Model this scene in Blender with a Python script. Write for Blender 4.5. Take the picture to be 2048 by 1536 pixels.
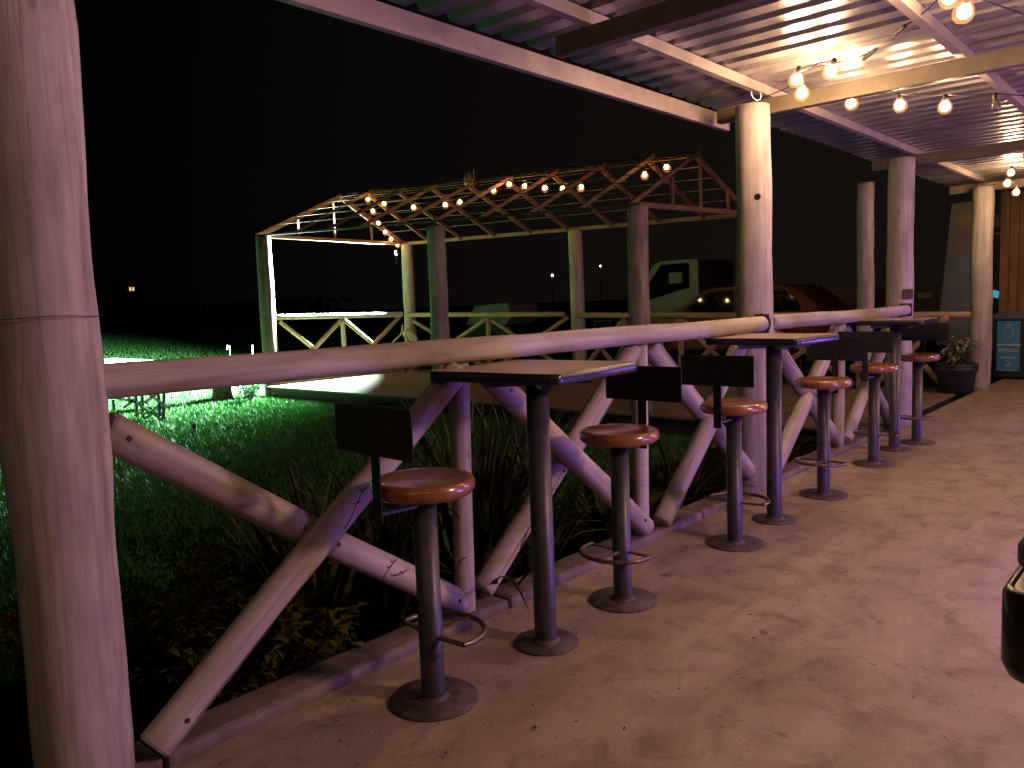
import bpy, bmesh, math, random
from mathutils import Vector, Matrix, Quaternion, noise
R = math.radians
random.seed(7)
S = bpy.context.scene
for o in list(bpy.data.objects): bpy.data.objects.remove(o)

# ------------------------------------------------------------------ camera
F_PX, YAW, PITCH, ROLL, CAM_H = 1588.73, 0.7285223, 0.1002323, -0.0379524, 1.28884
_f = Vector((math.cos(PITCH)*math.cos(YAW), math.cos(PITCH)*math.sin(YAW), -math.sin(PITCH)))
_r = Vector((math.sin(YAW), -math.cos(YAW), 0)); _u = _r.cross(_f)
_rt = math.cos(ROLL)*_r + math.sin(ROLL)*_u; _up = -math.sin(ROLL)*_r + math.cos(ROLL)*_u
cam = bpy.data.cameras.new('camera'); cam.lens = F_PX/2048*36; cam.sensor_width = 36
cam.clip_start = 0.05; cam.clip_end = 3000
co = bpy.data.objects.new('camera', cam); S.collection.objects.link(co)
M3 = Matrix((_rt, _up, -_f)).transposed()
co.matrix_world = Matrix.Translation((0, 0, CAM_H)) @ M3.to_4x4()
S.camera = co

def at(px, py, x=None, y=None, z=None):
    """the point of the place seen at a pixel of the 2048x1536 photograph, on one given plane"""
    d = _f*F_PX + _rt*(px-1024) - _up*(py-768)
    t = x/d.x if x is not None else (y/d.y if y is not None else (z-CAM_H)/d.z)
    return Vector((d.x*t, d.y*t, CAM_H + d.z*t))

# ------------------------------------------------------------------ world, exposure
W = bpy.data.worlds.new('World'); S.world = W; W.use_nodes = True
nt = W.node_tree; nt.nodes.clear()
def N(nt, t, **k):
    n = nt.nodes.new(t)
    for a, v in k.items(): setattr(n, a, v)
    return n
wo = N(nt, 'ShaderNodeOutputWorld'); bg = N(nt, 'ShaderNodeBackground')
tc = N(nt, 'ShaderNodeTexCoord'); sx = N(nt, 'ShaderNodeSeparateXYZ'); mr = N(nt, 'ShaderNodeMapRange')
mr.inputs['From Min'].default_value = 0.42; mr.inputs['From Max'].default_value = 0.95
cr = N(nt, 'ShaderNodeValToRGB')
cr.color_ramp.elements[0].color = (0.0007, 0.0008, 0.0016, 1)
cr.color_ramp.elements[1].color = (0.0068, 0.0047, 0.0037, 1)
nt.links.new(tc.outputs['Generated'], sx.inputs[0]); nt.links.new(sx.outputs['X'], mr.inputs['Value'])
nt.links.new(mr.outputs[0], cr.inputs[0]); nt.links.new(cr.outputs[0], bg.inputs[0]); nt.links.new(bg.outputs[0], wo.inputs[0])
bg.inputs[1].default_value = 1.0
S.view_settings.view_transform = 'Standard'; S.view_settings.look = 'None'
S.view_settings.exposure = 0.0; S.view_settings.gamma = 1.0; S.view_settings.use_curve_mapping = False
S.render.engine = 'CYCLES'
cy = S.cycles; cy.max_bounces = 5; cy.diffuse_bounces = 3; cy.glossy_bounces = 3; cy.transmission_bounces = 4; cy.transparent_max_bounces = 6
cy.caustics_reflective = False; cy.caustics_refractive = False; cy.sample_clamp_indirect = 4; cy.use_light_tree = True
try:
    cy.use_denoising = True; cy.denoiser = 'OPENIMAGEDENOISE'
except Exception: pass

# lamps, the pink and violet ones assumed: colour, power; the fixtures that hold them are built further down
def lamp(kind, loc, aim, col, power, **k):
    l = bpy.data.lights.new('lamp_light', kind); l.color = col; l.energy = power
    for a, v in k.items(): setattr(l, a, v)
    o = bpy.data.objects.new('lamp_light', l); S.collection.objects.link(o); o.location = loc
    o.rotation_euler = (Vector(aim)-Vector(loc)).to_track_quat('-Z', 'Y').to_euler()
    return o
PINK = (1.0, 0.585, 0.48); VIOLET = (0.30, 0.13, 1.0)
ASSUMED_PINK_LAMPS = [((3.3, -2.0, 2.25), (1.6, 1.5, 0.4), 84), ((7.6, -1.2, 2.25), (6.8, 1.9, 0.5), 46), ((10.6, -0.8, 2.25), (9.9, 2.0, 0.3), 22)]  # assumed pink lamps out of frame, added to light posts and floor
ASSUMED_VIOLET_LAMPS = [((4.1, -0.9, 0.40), (3.3, 2.2, 1.4), 45), ((8.6, -0.7, 0.40), (6.4, 2.2, 1.4), 45)]  # assumed low violet strips out of frame, added for the violet side light
for l, a, p in ASSUMED_PINK_LAMPS: lamp('AREA', l, a, PINK, p, shape='DISK', size=0.42)
for l, a, p in ASSUMED_VIOLET_LAMPS: lamp('AREA', l, a, VIOLET, p, shape='RECTANGLE', size=0.9, size_y=0.05)
FLOOD = at(792, 506, x=10.75); FLOOD_AIM = Vector((0.9, 18.6, 0.4))
FLOOD_ON = FLOOD + Vector((-0.12, 0.05, -0.02))
lamp('SPOT', FLOOD_ON, FLOOD_AIM, (0.68, 1.0, 0.87), 92000, spot_size=R(146), spot_blend=1.0, shadow_soft_size=0.05)

# ------------------------------------------------------------------ helpers
def link(o, parent=None):
    S.collection.objects.link(o)
    if parent is not None: o.parent = parent
    return o
def thing(name, loc, label, cat, group=None):
    o = bpy.data.objects.new(name, None); o.empty_display_size = 0.1; link(o)
    o.location = loc; o['label'] = label; o['category'] = cat
    if group: o['group'] = group
    return o
class MB:
    def __init__(s): s.v = []; s.f = []; s.m = []; s.sm = []
    def add(s, vs, fs, mi=0, smooth=False):
        b = len(s.v); s.v += [tuple(v) for v in vs]; s.f += [tuple(i+b for i in f) for f in fs]
        s.m += [mi]*len(fs); s.sm += [smooth]*len(fs)
    def box(s, c, d, mi=0, rot=None, bev=0.0):
        x, y, z = d[0]/2, d[1]/2, d[2]/2
        if bev > 0:
            b = min(bev, x*.9, y*.9, z*.9); vs = []; 
            bm = bmesh.new(); bmesh.ops.create_cube(bm, size=1.0, matrix=Matrix.Diagonal((d[0], d[1], d[2], 1)))
            bmesh.ops.bevel(bm, geom=bm.edges[:], offset=b, segments=2, affect='EDGES', profile=0.5)
            bm.verts.ensure_lookup_table(); vs = [v.co.copy() for v in bm.verts]; fs = [[v.index for v in f.verts] for f in bm.faces]; bm.free()
        else:
            vs = [Vector((a*x, b_*y, c_*z)) for a in (-1, 1) for b_ in (-1, 1) for c_ in (-1, 1)]
            fs = [(0,1,3,2), (4,6,7,5), (0,4,5,1), (2,3,7,6), (0,2,6,4), (1,5,7,3)]
        if rot is not None: vs = [rot @ v for v in vs]
        s.add([v+Vector(c) for v in vs], fs, mi, False)
    def bar(s, p0, p1, w, h, mi=0, up=Vector((0, 0, 1)), bev=0.0):
        p0 = Vector(p0); p1 = Vector(p1); d = (p1-p0); L = d.length; d.normalize()
        sd = d.cross(up)
        if sd.length < 1e-4: sd = d.cross(Vector((1, 0, 0)))
        sd.normalize(); u2 = sd.cross(d)
        rot = Matrix((d, sd, u2)).transposed()
        s.box((p0+p1)/2, (L, w, h), mi, rot, bev)
    def tube(s, pts, r, n=10, mi=0, cap=True, closed=False):
        pts = [Vector(p) for p in pts]; m = len(pts); rings = []
        rr = r if isinstance(r, (list, tuple)) else [r]*m
        prev = None
        for i, p in enumerate(pts):
            if closed: t = pts[(i+1) % m]-pts[i-1]
            else: t = pts[min(i+1, m-1)]-pts[max(i-1, 0)]
            t.normalize()
            if prev is None:
                a = t.cross(Vector((0, 0, 1)));
                if a.length < 1e-3: a = t.cross(Vector((1, 0, 0)))
            else: a = prev-t*prev.dot(t)
            a.normalize(); prev = a; b = t.cross(a)
            rings.append([p+(a*math.cos(2*math.pi*k/n)+b*math.sin(2*math.pi*k/n))*rr[i] for k in range(n)])
        vs = [v for rg in rings for v in rg]; fs = []
        for i in range(m if closed else m-1):
            j = (i+1) % m
            for k in range(n): fs.append((i*n+k, i*n+(k+1) % n, j*n+(k+1) % n, j*n+k))
        s.add(vs, fs, mi, True)
        if cap and not closed:
            s.add(rings[0], [tuple(range(n))[::-1]], mi); s.add(rings[-1], [tuple(range(n))], mi)
    def lathe(s, prof, c=(0, 0, 0), n=32, mi=0, smooth=True, wob=0.0):
        c = Vector(c); vs = []; fs = []
        for r, z in prof:
            for k in range(n):
                a = 2*math.pi*k/n; q = r*(1+wob*noise.noise(Vector((math.cos(a)*1.5, math.sin(a)*1.5, 3.3))))
                vs.append(c+Vector((q*math.cos(a), q*math.sin(a), z)))
        for i in range(len(prof)-1):
            for k in range(n): fs.append((i*n+k, i*n+(k+1) % n, (i+1)*n+(k+1) % n, (i+1)*n+k))
        s.add(vs, fs, mi, smooth)
    def prism(s, poly, lo, hi, axis='z', mi=0):
        n = len(poly)
        def P(a, b, t): return (a, b, t) if axis == 'z' else ((t, a, b) if axis == 'x' else (a, t, b))
        vs = [P(a, b, lo) for a, b in poly]+[P(a, b, hi) for a, b in poly]
        s.add(vs, [tuple(range(n))[::-1], tuple(range(n, 2*n))]+[(i, (i+1) % n, n+(i+1) % n, n+i) for i in range(n)], mi)
    def mesh(s, name, mats, origin=(0, 0, 0)):
        me = bpy.data.meshes.new(name); o = Vector(origin)
        me.from_pydata([Vector(v)-o for v in s.v], [], s.f)
        for m in (mats if isinstance(mats, (list, tuple)) else [mats]): me.materials.append(m)
        me.polygons.foreach_set('material_index', s.m); me.polygons.foreach_set('use_smooth', s.sm)
        me.update()
        return me
def part(name, mb, mats, parent=None, kind=None, label=None, fixn=True):
    """mb is in world coordinates; the object is stored relative to its (unrotated) thing"""
    off = Vector((0, 0, 0)); p = parent
    while p is not None: off += p.location; p = p.parent
    me = mb.mesh(name, mats, off)
    if fixn:
        bm = bmesh.new(); bm.from_mesh(me); bmesh.ops.recalc_face_normals(bm, faces=bm.faces[:]); bm.to_mesh(me); bm.free()
    o = bpy.data.objects.new(name, me); link(o, parent)
    if kind: o['kind'] = kind
    if label: o['label'] = label
    return o
def struct(name, mb, mats):
    return part(name, mb, mats, None, 'structure')

# ------------------------------------------------------------------ materials
def mat(name):
    m = bpy.data.materials.new(name); m.use_nodes = True; nt = m.node_tree; nt.nodes.clear()
    o = N(nt, 'ShaderNodeOutputMaterial'); p = N(nt, 'ShaderNodeBsdfPrincipled'); nt.links.new(p.outputs[0], o.inputs[0])
    return m, nt, p
def coords(nt, scale=(1, 1, 1), rnd=True):
    t = N(nt, 'ShaderNodeTexCoord'); mp = N(nt, 'ShaderNodeMapping'); mp.inputs['Scale'].default_value = scale
    nt.links.new(t.outputs['Object'], mp.inputs[0])
    if rnd:
        oi = N(nt, 'ShaderNodeObjectInfo'); ml = N(nt, 'ShaderNodeMath', operation='MULTIPLY'); ml.inputs[1].default_value = 37.0
        nt.links.new(oi.outputs['Random'], ml.inputs[0]); nt.links.new(ml.outputs[0], mp.inputs['Location'])
    return mp.outputs[0]
def tex_noise(nt, vec, scale, detail=4, rough=0.55, dist=0.0):
    n = N(nt, 'ShaderNodeTexNoise'); n.inputs['Scale'].default_value = scale; n.inputs['Detail'].default_value = detail
    n.inputs['Roughness'].default_value = rough; n.inputs['Distortion'].default_value = dist; nt.links.new(vec, n.inputs['Vector'])
    return n.outputs['Fac']
def ramp(nt, fac, stops):
    r = N(nt, 'ShaderNodeValToRGB'); e = r.color_ramp.elements
    while len(e) < len(stops): e.new(0.5)
    for i, (p, c) in enumerate(stops):
        e[i].position = p; e[i].color = (c[0], c[1], c[2], 1) if hasattr(c, '__len__') else (c, c, c, 1)
    nt.links.new(fac, r.inputs[0]); return r.outputs[0]
def mix(nt, a, b, fac, mode='MULTIPLY'):
    m = N(nt, 'ShaderNodeMix', data_type='RGBA', blend_type=mode)
    if isinstance(fac, float): m.inputs[0].default_value = fac
    else: nt.links.new(fac, m.inputs[0])
    for i, x in ((6, a), (7, b)):
        if hasattr(x, 'default_value') or not isinstance(x, (tuple, list)): nt.links.new(x, m.inputs[i])
        else: m.inputs[i].default_value = (*x, 1)
    return m.outputs[2]
def bump(nt, p, h, strength=0.3, dist=0.01):
    b = N(nt, 'ShaderNodeBump'); b.inputs['Strength'].default_value = strength; b.inputs['Distance'].default_value = dist
    nt.links.new(h, b.inputs['Height']); nt.links.new(b.outputs[0], p.inputs['Normal'])

def log_material(name, c0, c1, rough=0.8):
    m, nt, p = mat(name)
    v1 = coords(nt, (9, 9, 0.9)); v2 = coords(nt, (38, 38, 0.7)); v3 = coords(nt, (2.2, 2.2, 1.4)); v4 = coords(nt, (1, 1, 0.45))
    base = ramp(nt, tex_noise(nt, v1, 1.6, 6, 0.65, 0.3), [(0.28, c0), (0.72, c1)])
    fine = ramp(nt, tex_noise(nt, v2, 1.0, 3, 0.6), [(0.36, (0.52, 0.48, 0.45)), (0.56, (1, 1, 1))])
    blot = ramp(nt, tex_noise(nt, v3, 1.3, 5, 0.6), [(0.34, (0.68, 0.66, 0.64)), (0.58, (1, 1, 1))])
    col = mix(nt, base, fine, 0.34); col = mix(nt, col, blot, 0.75)
    v5 = coords(nt, (5.5, 5.5, 0.9)); col = mix(nt, col, ramp(nt, tex_noise(nt, v5, 1.1, 4, 0.7, 0.8), [(0.32, (0.58, 0.53, 0.5)), (0.47, (1, 1, 1))]), 0.55)
    vo = N(nt, 'ShaderNodeTexVoronoi'); vo.inputs['Scale'].default_value = 4.6; nt.links.new(v4, vo.inputs['Vector'])
    knot = ramp(nt, vo.outputs['Distance'], [(0.035, (0.16, 0.11, 0.08)), (0.10, (1, 1, 1))])
    col = mix(nt, col, knot, 0.85)
    cv = coords(nt, (12, 12, 0.35)); ck = N(nt, 'ShaderNodeTexNoise'); ck.inputs['Scale'].default_value = 1.2; ck.inputs['Detail'].default_value = 1.5
    nt.links.new(cv, ck.inputs['Vector'])
    crack = ramp(nt, ck.outputs['Fac'], [(0.488, (1, 1, 1)), (0.4985, (0.22, 0.17, 0.14)), (0.509, (1, 1, 1))])
    msk = ramp(nt, tex_noise(nt, v3, 0.8, 2), [(0.5, (0, 0, 0)), (0.6, (1, 1, 1))])
    col = mix(nt, col, mix(nt, (1, 1, 1), crack, msk, 'MIX'), 0.4)
    nt.links.new(col, p.inputs['Base Color']); p.inputs['Roughness'].default_value = rough
    p.inputs['Specular IOR Level'].default_value = 0.25
    bump(nt, p, col, 0.5, 0.008)
    return m
WOOD = log_material('weathered_log', (0.30, 0.255, 0.232), (0.585, 0.505, 0.445))
WOOD_SHADE = log_material('shade_dark_log', (0.035, 0.026, 0.022), (0.13, 0.10, 0.085))  # log colour darkened as painted shade, offsets lawn bounce on the left frame post
WOODP = log_material('bark_patched_log', (0.13, 0.095, 0.08), (0.45, 0.38, 0.33))
WOODB = log_material('tan_log', (0.28, 0.19, 0.12), (0.50, 0.36, 0.24))

def simple(name, col, rough=0.5, metal=0.0, var=0.0, vs=8, spec=0.5, coat=0.0, bmp=0.0):
    m, nt, p = mat(name)
    p.inputs['Roughness'].default_value = rough; p.inputs['Metallic'].default_value = metal
    p.inputs['Specular IOR Level'].default_value = spec; p.inputs['Coat Weight'].default_value = coat; p.inputs['Coat Roughness'].default_value = 0.08
    if var > 0:
        f = tex_noise(nt, coords(nt, (1, 1, 1)), vs, 5, 0.6)
        c = ramp(nt, f, [(0.3, tuple(x*(1-var) for x in col)), (0.7, tuple(min(1, x*(1+var*.6)) for x in col))])
        nt.links.new(c, p.inputs['Base Color'])
        if bmp: bump(nt, p, f, bmp, 0.004)
    else: p.inputs['Base Color'].default_value = (*col, 1)
    return m
POLE = simple('dark_painted_steel', (0.045, 0.036, 0.045), 0.42, 0.0, 0.45, 22, 0.6, bmp=0.15)
DISC = simple('rusty_steel_plate', (0.085, 0.062, 0.055), 0.62, 0.1, 0.6, 26, 0.5, bmp=0.3)
PLATE = simple('black_backrest_steel', (0.013, 0.011, 0.011), 0.62, 0.0, 0.35, 14, 0.25)
RING = simple('worn_steel_bar', (0.16, 0.125, 0.10), 0.35, 0.7, 0.5, 30)
STEEL = simple('cream_painted_steel', (0.37, 0.295, 0.25), 0.45, 0.1, 0.22, 7, bmp=0.1)
BEAM = simple('brown_painted_beam', (0.165, 0.125, 0.085), 0.55, 0.1, 0.25, 6)
RUST = simple('red_oxide_rafter', (0.21, 0.10, 0.05), 0.6, 0.0, 0.35, 12)
RUST_SHADE = simple('shade_dark_rafter', (0.06, 0.035, 0.022), 0.7, 0.0, 0.35, 12)  # shade put into the colour: rafters and eave beam on the unlit near side
EDGE = simple('black_table_edge', (0.013, 0.011, 0.014), 0.28, 0.0, 0, spec=0.6)
RUBBER = simple('black_cable', (0.012, 0.011, 0.011), 0.6)
BLACKP = simple('black_plastic', (0.014, 0.013, 0.015), 0.42, 0, 0.3, 12)
CHROME = simple('polished_metal', (0.62, 0.58, 0.55), 0.16, 1.0, 0.1, 12)
WHITEP = simple('white_paint', (0.75, 0.76, 0.74), 0.4, 0, 0.1, 9)
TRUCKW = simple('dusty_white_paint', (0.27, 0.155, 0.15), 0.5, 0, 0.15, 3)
REDP = simple('dark_red_car_paint', (0.115, 0.007, 0.005), 0.5, 0, 0.1, 3, coat=0.0)
GLASS = simple('dark_car_glass', (0.006, 0.007, 0.008), 0.04, 0, 0, spec=0.8)
TYRE = simple('tyre_rubber', (0.015, 0.015, 0.015), 0.8)
BINB = simple('dark_bin_plastic', (0.018, 0.018, 0.026), 0.5, 0, 0.3, 10)
BINL = simple('blue_grey_lid_plastic', (0.10, 0.085, 0.14), 0.5, 0, 0.2, 10)
CYAN = simple('blue_label_print', (0.05, 0.23, 0.50), 0.5, 0, 0.15, 14)
PRINT = simple('pale_print', (0.55, 0.62, 0.66), 0.6)
CLAY = simple('black_pot', (0.022, 0.021, 0.023), 0.5, 0, 0.3, 16)
CRK = simple('crack_shadow_wood', (0.020, 0.014, 0.012), 0.95, spec=0.0)
STRAP = simple('rusty_strap', (0.03, 0.02, 0.02), 0.7)
ROPE = simple('old_rope', (0.42, 0.33, 0.24), 0.9, 0, 0.35, 60, bmp=0.6)

# varnished seat
m, nt, p = mat('varnished_red_wood'); SEAT = m
f = tex_noise(nt, coords(nt, (3, 34, 3)), 1.6, 5, 0.6, 0.6)
nt.links.new(ramp(nt, f, [(0.25, (0.15, 0.042, 0.015)), (0.75, (0.37, 0.135, 0.048))]), p.inputs['Base Color'])
p.inputs['Roughness'].default_value = 0.30; p.inputs['Coat Weight'].default_value = 0.8; p.inputs['Coat Roughness'].default_value = 0.12
bump(nt, p, f, 0.12, 0.004)
# table top laminate
m, nt, p = mat('brown_laminate'); TOP = m
f = tex_noise(nt, coords(nt, (2, 26, 2)), 2.2, 5, 0.6, 0.4)
nt.links.new(ramp(nt, f, [(0.3, (0.42, 0.31, 0.235)), (0.7, (0.50, 0.38, 0.30))]), p.inputs['Base Color'])
p.inputs['Roughness'].default_value = 0.30; p.inputs['Specular IOR Level'].default_value = 0.6
# roof sheet
m, nt, p = mat('galvanised_roof_sheet'); SHEET = m
f = tex_noise(nt, coords(nt, (9, 0.7, 2)), 1.2, 4, 0.55)
f2 = tex_noise(nt, coords(nt, (2, 2, 2), True), 1.7, 5, 0.65)
nt.links.new(mix(nt, ramp(nt, f2, [(0.3, (0.31, 0.275, 0.28)), (0.7, (0.54, 0.49, 0.49))]), ramp(nt, f, [(0.3, (0.8, 0.8, 0.8)), (0.6, (1, 1, 1))]), 0.6), p.inputs['Base Color'])
p.inputs['Metallic'].default_value = 0.6
nt.links.new(ramp(nt, f2, [(0.3, 0.26), (0.75, 0.40)]), p.inputs['Roughness'])
bump(nt, p, f2, 0.22, 0.02)
# concrete patio floor
m, nt, p = mat('stained_concrete'); CONC = m
v = coords(nt, (1, 1, 1), False); vr = N(nt, 'ShaderNodeMapping'); vr.inputs['Rotation'].default_value = (0, 0, R(-28)); vr.inputs['Scale'].default_value = (0.55, 1.7, 1)
nt.links.new(v, vr.inputs[0]); vr = vr.outputs[0]
big = tex_noise(nt, vr, 1.5, 7, 0.62, 0.9); mid = tex_noise(nt, v, 5.2, 6, 0.66, 0.5); fine = tex_noise(nt, v, 55, 4, 0.7)
c = ramp(nt, big, [(0.28, (0.25, 0.182, 0.128)), (0.46, (0.325, 0.246, 0.178)), (0.60, (0.395, 0.305, 0.228)), (0.8, (0.28, 0.208, 0.15))])
c = mix(nt, c, ramp(nt, mid, [(0.30, (0.50, 0.46, 0.40)), (0.52, (1, 1, 1)), (0.78, (1.0, 0.98, 0.94))]), 0.8)
c = mix(nt, c, ramp(nt, fine, [(0.3, (0.78, 0.76, 0.74)), (0.62, (1.0, 1.0, 1.0))]), 0.6)
vo = N(nt, 'ShaderNodeTexVoronoi'); vo.inputs['Scale'].default_value = 3.4; vo.inputs['Randomness'].default_value = 1; 
dv = N(nt, 'ShaderNodeMixRGB'); dv.inputs[0].default_value = 0.055
nz = N(nt, 'ShaderNodeTexNoise'); nz.inputs['Scale'].default_value = 22; nt.links.new(v, nz.inputs['Vector']); nt.links.new(v, dv.inputs[1]); nt.links.new(nz.outputs['Color'], dv.inputs[2]); nt.links.new(dv.outputs[0], vo.inputs['Vector'])
c = mix(nt, c, ramp(nt, vo.outputs['Distance'], [(0.05, (0.26, 0.20, 0.16)), (0.10, (1, 1, 1))]), 0.75)
sc_ = N(nt, 'ShaderNodeTexNoise'); sc_.inputs['Scale'].default_value = 1.25; sc_.inputs['Detail'].default_value = 5; sc_.inputs['Distortion'].default_value = 1.3; nt.links.new(vr, sc_.inputs['Vector'])
trow = ramp(nt, sc_.outputs['Fac'], [(0.47, (1, 1, 1)), (0.5, (1.0, 1.0, 1.0)), (0.507, (0.70, 0.66, 0.62)), (0.53, (1, 1, 1))])
c = mix(nt, c, trow, 0.4)
spk = tex_noise(nt, v, 17, 3, 0.6); c = mix(nt, c, ramp(nt, spk, [(0.30, (0.45, 0.40, 0.36)), (0.37, (1, 1, 1))]), 0.7)
nt.links.new(c, p.inputs['Base Color'])
nt.links.new(ramp(nt, mid, [(0.3, 0.72), (0.7, 0.50)]), p.inputs['Roughness'])
h = mix(nt, mid, fine, 0.35, 'MIX'); bump(nt, p, mix(nt, h, big, 0.45, 'MIX'), 0.42, 0.03)
# kerb
KERB = simple('worn_kerb_concrete', (0.20, 0.152, 0.135), 0.85, 0, 0.5, 7, bmp=0.7)
# lawn, soil, tar
m, nt, p = mat('lawn_turf'); LAWN = m   # mown turf
f = tex_noise(nt, coords(nt, (1, 1, 1), False), 9, 6, 0.7); f2 = tex_noise(nt, coords(nt, (1, 1, 1), False), 0.6, 3, 0.6)
nt.links.new(mix(nt, ramp(nt, f, [(0.3, (0.012, 0.038, 0.011)), (0.7, (0.034, 0.098, 0.032))]), ramp(nt, f2, [(0.35, (0.7, 0.7, 0.7)), (0.6, (1, 1, 1))]), 0.7), p.inputs['Base Color'])
p.inputs['Roughness'].default_value = 0.95; p.inputs['Specular IOR Level'].default_value = 0.0; bump(nt, p, f, 0.9, 0.06)
SOIL = simple('garden_soil', (0.014, 0.010, 0.007), 0.95, 0, 0.5, 12, 0.0, bmp=0.9)
TAR = simple('parking_gravel', (0.04, 0.034, 0.028), 0.95, 0, 0.5, 8, 0.0, bmp=0.8)
# deck boards
DECK = log_material('deck_board', (0.17, 0.115, 0.075), (0.32, 0.23, 0.155), 0.6)
PLANK = log_material('brown_wall_plank', (0.22, 0.115, 0.055), (0.36, 0.21, 0.11), 0.6)

def leaf_mat(name, a, b, rough=0.55):
    m, nt, p = mat(name)
    g = N(nt, 'ShaderNodeNewGeometry')
    f = tex_noise(nt, g.outputs['Position'], 9.0, 2)
    nt.links.new(ramp(nt, f, [(0.35, a), (0.65, b)]), p.inputs['Base Color']); p.inputs['Roughness'].default_value = rough
    p.inputs['Specular IOR Level'].default_value = 0.12
    return m
BLADE = leaf_mat('grass_blade', (0.030, 0.115, 0.024), (0.090, 0.255, 0.080))
STRAPL = leaf_mat('strap_leaf', (0.015, 0.029, 0.007), (0.070, 0.080, 0.026))
LEAFY = leaf_mat('yellow_green_leaf', (0.026, 0.034, 0.006), (0.095, 0.092, 0.018))
LEAFR = leaf_mat('reddish_leaf', (0.025, 0.009, 0.006), (0.05, 0.026, 0.012))
LEAFD = leaf_mat('dark_leaf', (0.008, 0.013, 0.005), (0.018, 0.024, 0.008))
LEAFV = leaf_mat('variegated_leaf', (0.10, 0.15, 0.05), (0.45, 0.42, 0.22))
BARK = simple('bark', (0.09, 0.06, 0.04), 0.9, 0, 0.4, 14, bmp=0.6)

def emit(name, col, st):
    m = bpy.data.materials.new(name); m.use_nodes = True; nt = m.node_tree; nt.nodes.clear()
    o = N(nt, 'ShaderNodeOutputMaterial'); e = N(nt, 'ShaderNodeEmission'); e.inputs[0].default_value = (*col, 1); e.inputs[1].default_value = st
    nt.links.new(e.outputs[0], o.inputs[0]); return m
BULB = emit('warm_bulb_light', (1.0, 0.66, 0.36), 470)
BULBG = emit('garden_bulb_light', (1.0, 0.58, 0.22), 115)
LENS = emit('flood_lens', (0.75, 1.0, 0.95), 60)
PINKL = emit('assumed_pink_lens', PINK, 6); VIOL = emit('assumed_violet_glow', VIOLET, 4)  # glow materials meant for the assumed off-frame lamps
BULB_FILL = emit('fill_bulb_light', (1.0, 0.68, 0.42), 170)
FARL = emit('far_street_light', (0.75, 0.95, 1.0), 45); FARY = emit('far_window_light', (1.0, 0.75, 0.3), 0.9)
m, nt, p = mat('clear_bulb_glass'); CLEAR = m
p.inputs['Base Color'].default_value = (0.9, 0.8, 0.6, 1); p.inputs['Transmission Weight'].default_value = 0.9; p.inputs['Roughness'].default_value = 0.03

# ------------------------------------------------------------------ logs
def log(name, p0, p1, r0, r1, parent, m=WOOD, n=24, seg=None, jit=0.05, bend=0.0, dome=0.15, label=None, holes=()):
    p0 = Vector(p0); p1 = Vector(p1); L = (p1-p0).length
    seg = seg or max(6, int(L/0.07)); seed = random.uniform(0, 100); mb = MB()
    vs = []; fs = []; zs = [i/seg for i in range(seg+1)]
    bd = Vector((math.cos(seed), math.sin(seed), 0))
    for t in zs:
        r = r0+(r1-r0)*t; c = bd*bend*math.sin(math.pi*t)+Vector((noise.noise(Vector((t*L*1.1, seed, 0))), noise.noise(Vector((t*L*1.1, seed, 9))), 0))*r*0.10
        for k in range(n):
            a = 2*math.pi*k/n
            q = r*(1+jit*noise.noise(Vector((math.cos(a)*0.9, math.sin(a)*0.9, t*L*2.2+seed)))+jit*0.35*noise.noise(Vector((math.cos(a)*3, math.sin(a)*3, t*L*6+seed))))
            vs.append(c+Vector((q*math.cos(a), q*math.sin(a), t*L)))
    for i in range(seg):
        for k in range(n): fs.append((i*n+k, i*n+(k+1) % n, (i+1)*n+(k+1) % n, (i+1)*n+k))
    mb.add(vs, fs, 0, True)
    for base, rr, sgn in ((0, r0, -1), (seg*n, r1, 1)):     # slightly worn, domed ends
        ring = [vs[base+k] for k in range(n)]; cc = sum(ring, Vector())/n
        ins = [cc+(v-cc)*0.86+Vector((0, 0, sgn*rr*dome)) for v in ring]
        mb.add(ring+ins, [(k, (k+1) % n, n+(k+1) % n, n+k) for k in range(n)]+[tuple(range(n, 2*n))], 0, False)
    me = mb.mesh(name, m)
    bm = bmesh.new(); bm.from_mesh(me); bmesh.ops.remove_doubles(bm, verts=bm.verts[:], dist=1e-5); bmesh.ops.recalc_face_normals(bm, faces=bm.faces[:]); bm.to_mesh(me); bm.free()
    o = bpy.data.objects.new(name, me); link(o, parent)
    off = Vector((0, 0, 0)); q = parent
    while q is not None: off += q.location; q = q.parent
    o.location = p0-off; o.rotation_mode = 'QUATERNION'; o.rotation_quaternion = (p1-p0).to_track_quat('Z', 'Y')
    if label: o['label'] = label
    return o

# ================================================================== THE SETTING
LZ = -0.20
mb = MB()     # lawn: one sheet to the horizon, raised far away to catch the flood light
NX = 60
def gz(x, y): return LZ
def gz(x, y):
    d = max(0.0, y-17.0); return LZ+1.55*(1-math.exp(-d/38.0))
ysl = [-900, 17, 20, 24, 29, 35, 42, 52, 65, 85, 120, 200, 400, 900]
gp_ = [(a, b, gz(a, b)) for b in ysl for a in (-900, -60, 900)]
mb.add(gp_, [(j*3+i, j*3+i+1, (j+1)*3+i+1, (j+1)*3+i) for j in range(len(ysl)-1) for i in range(2)])
struct('lawn_ground', mb, LAWN)
mb = MB(); mb.box((0, 2.95, LZ+0.02), (15.2, 1.25, 0.05)); struct('garden_bed', mb, SOIL)
mb = MB(); mb.box((5.3, -1.39, -0.13), (17.4, 7.2, 0.26))      # patio slab up to y = 2.21
struct('patio_floor', mb, CONC)
mb = MB(); mb.box((28, 5, -0.08), (28, 60, 0.10)); struct('parking_ground', mb, TAR)
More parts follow.
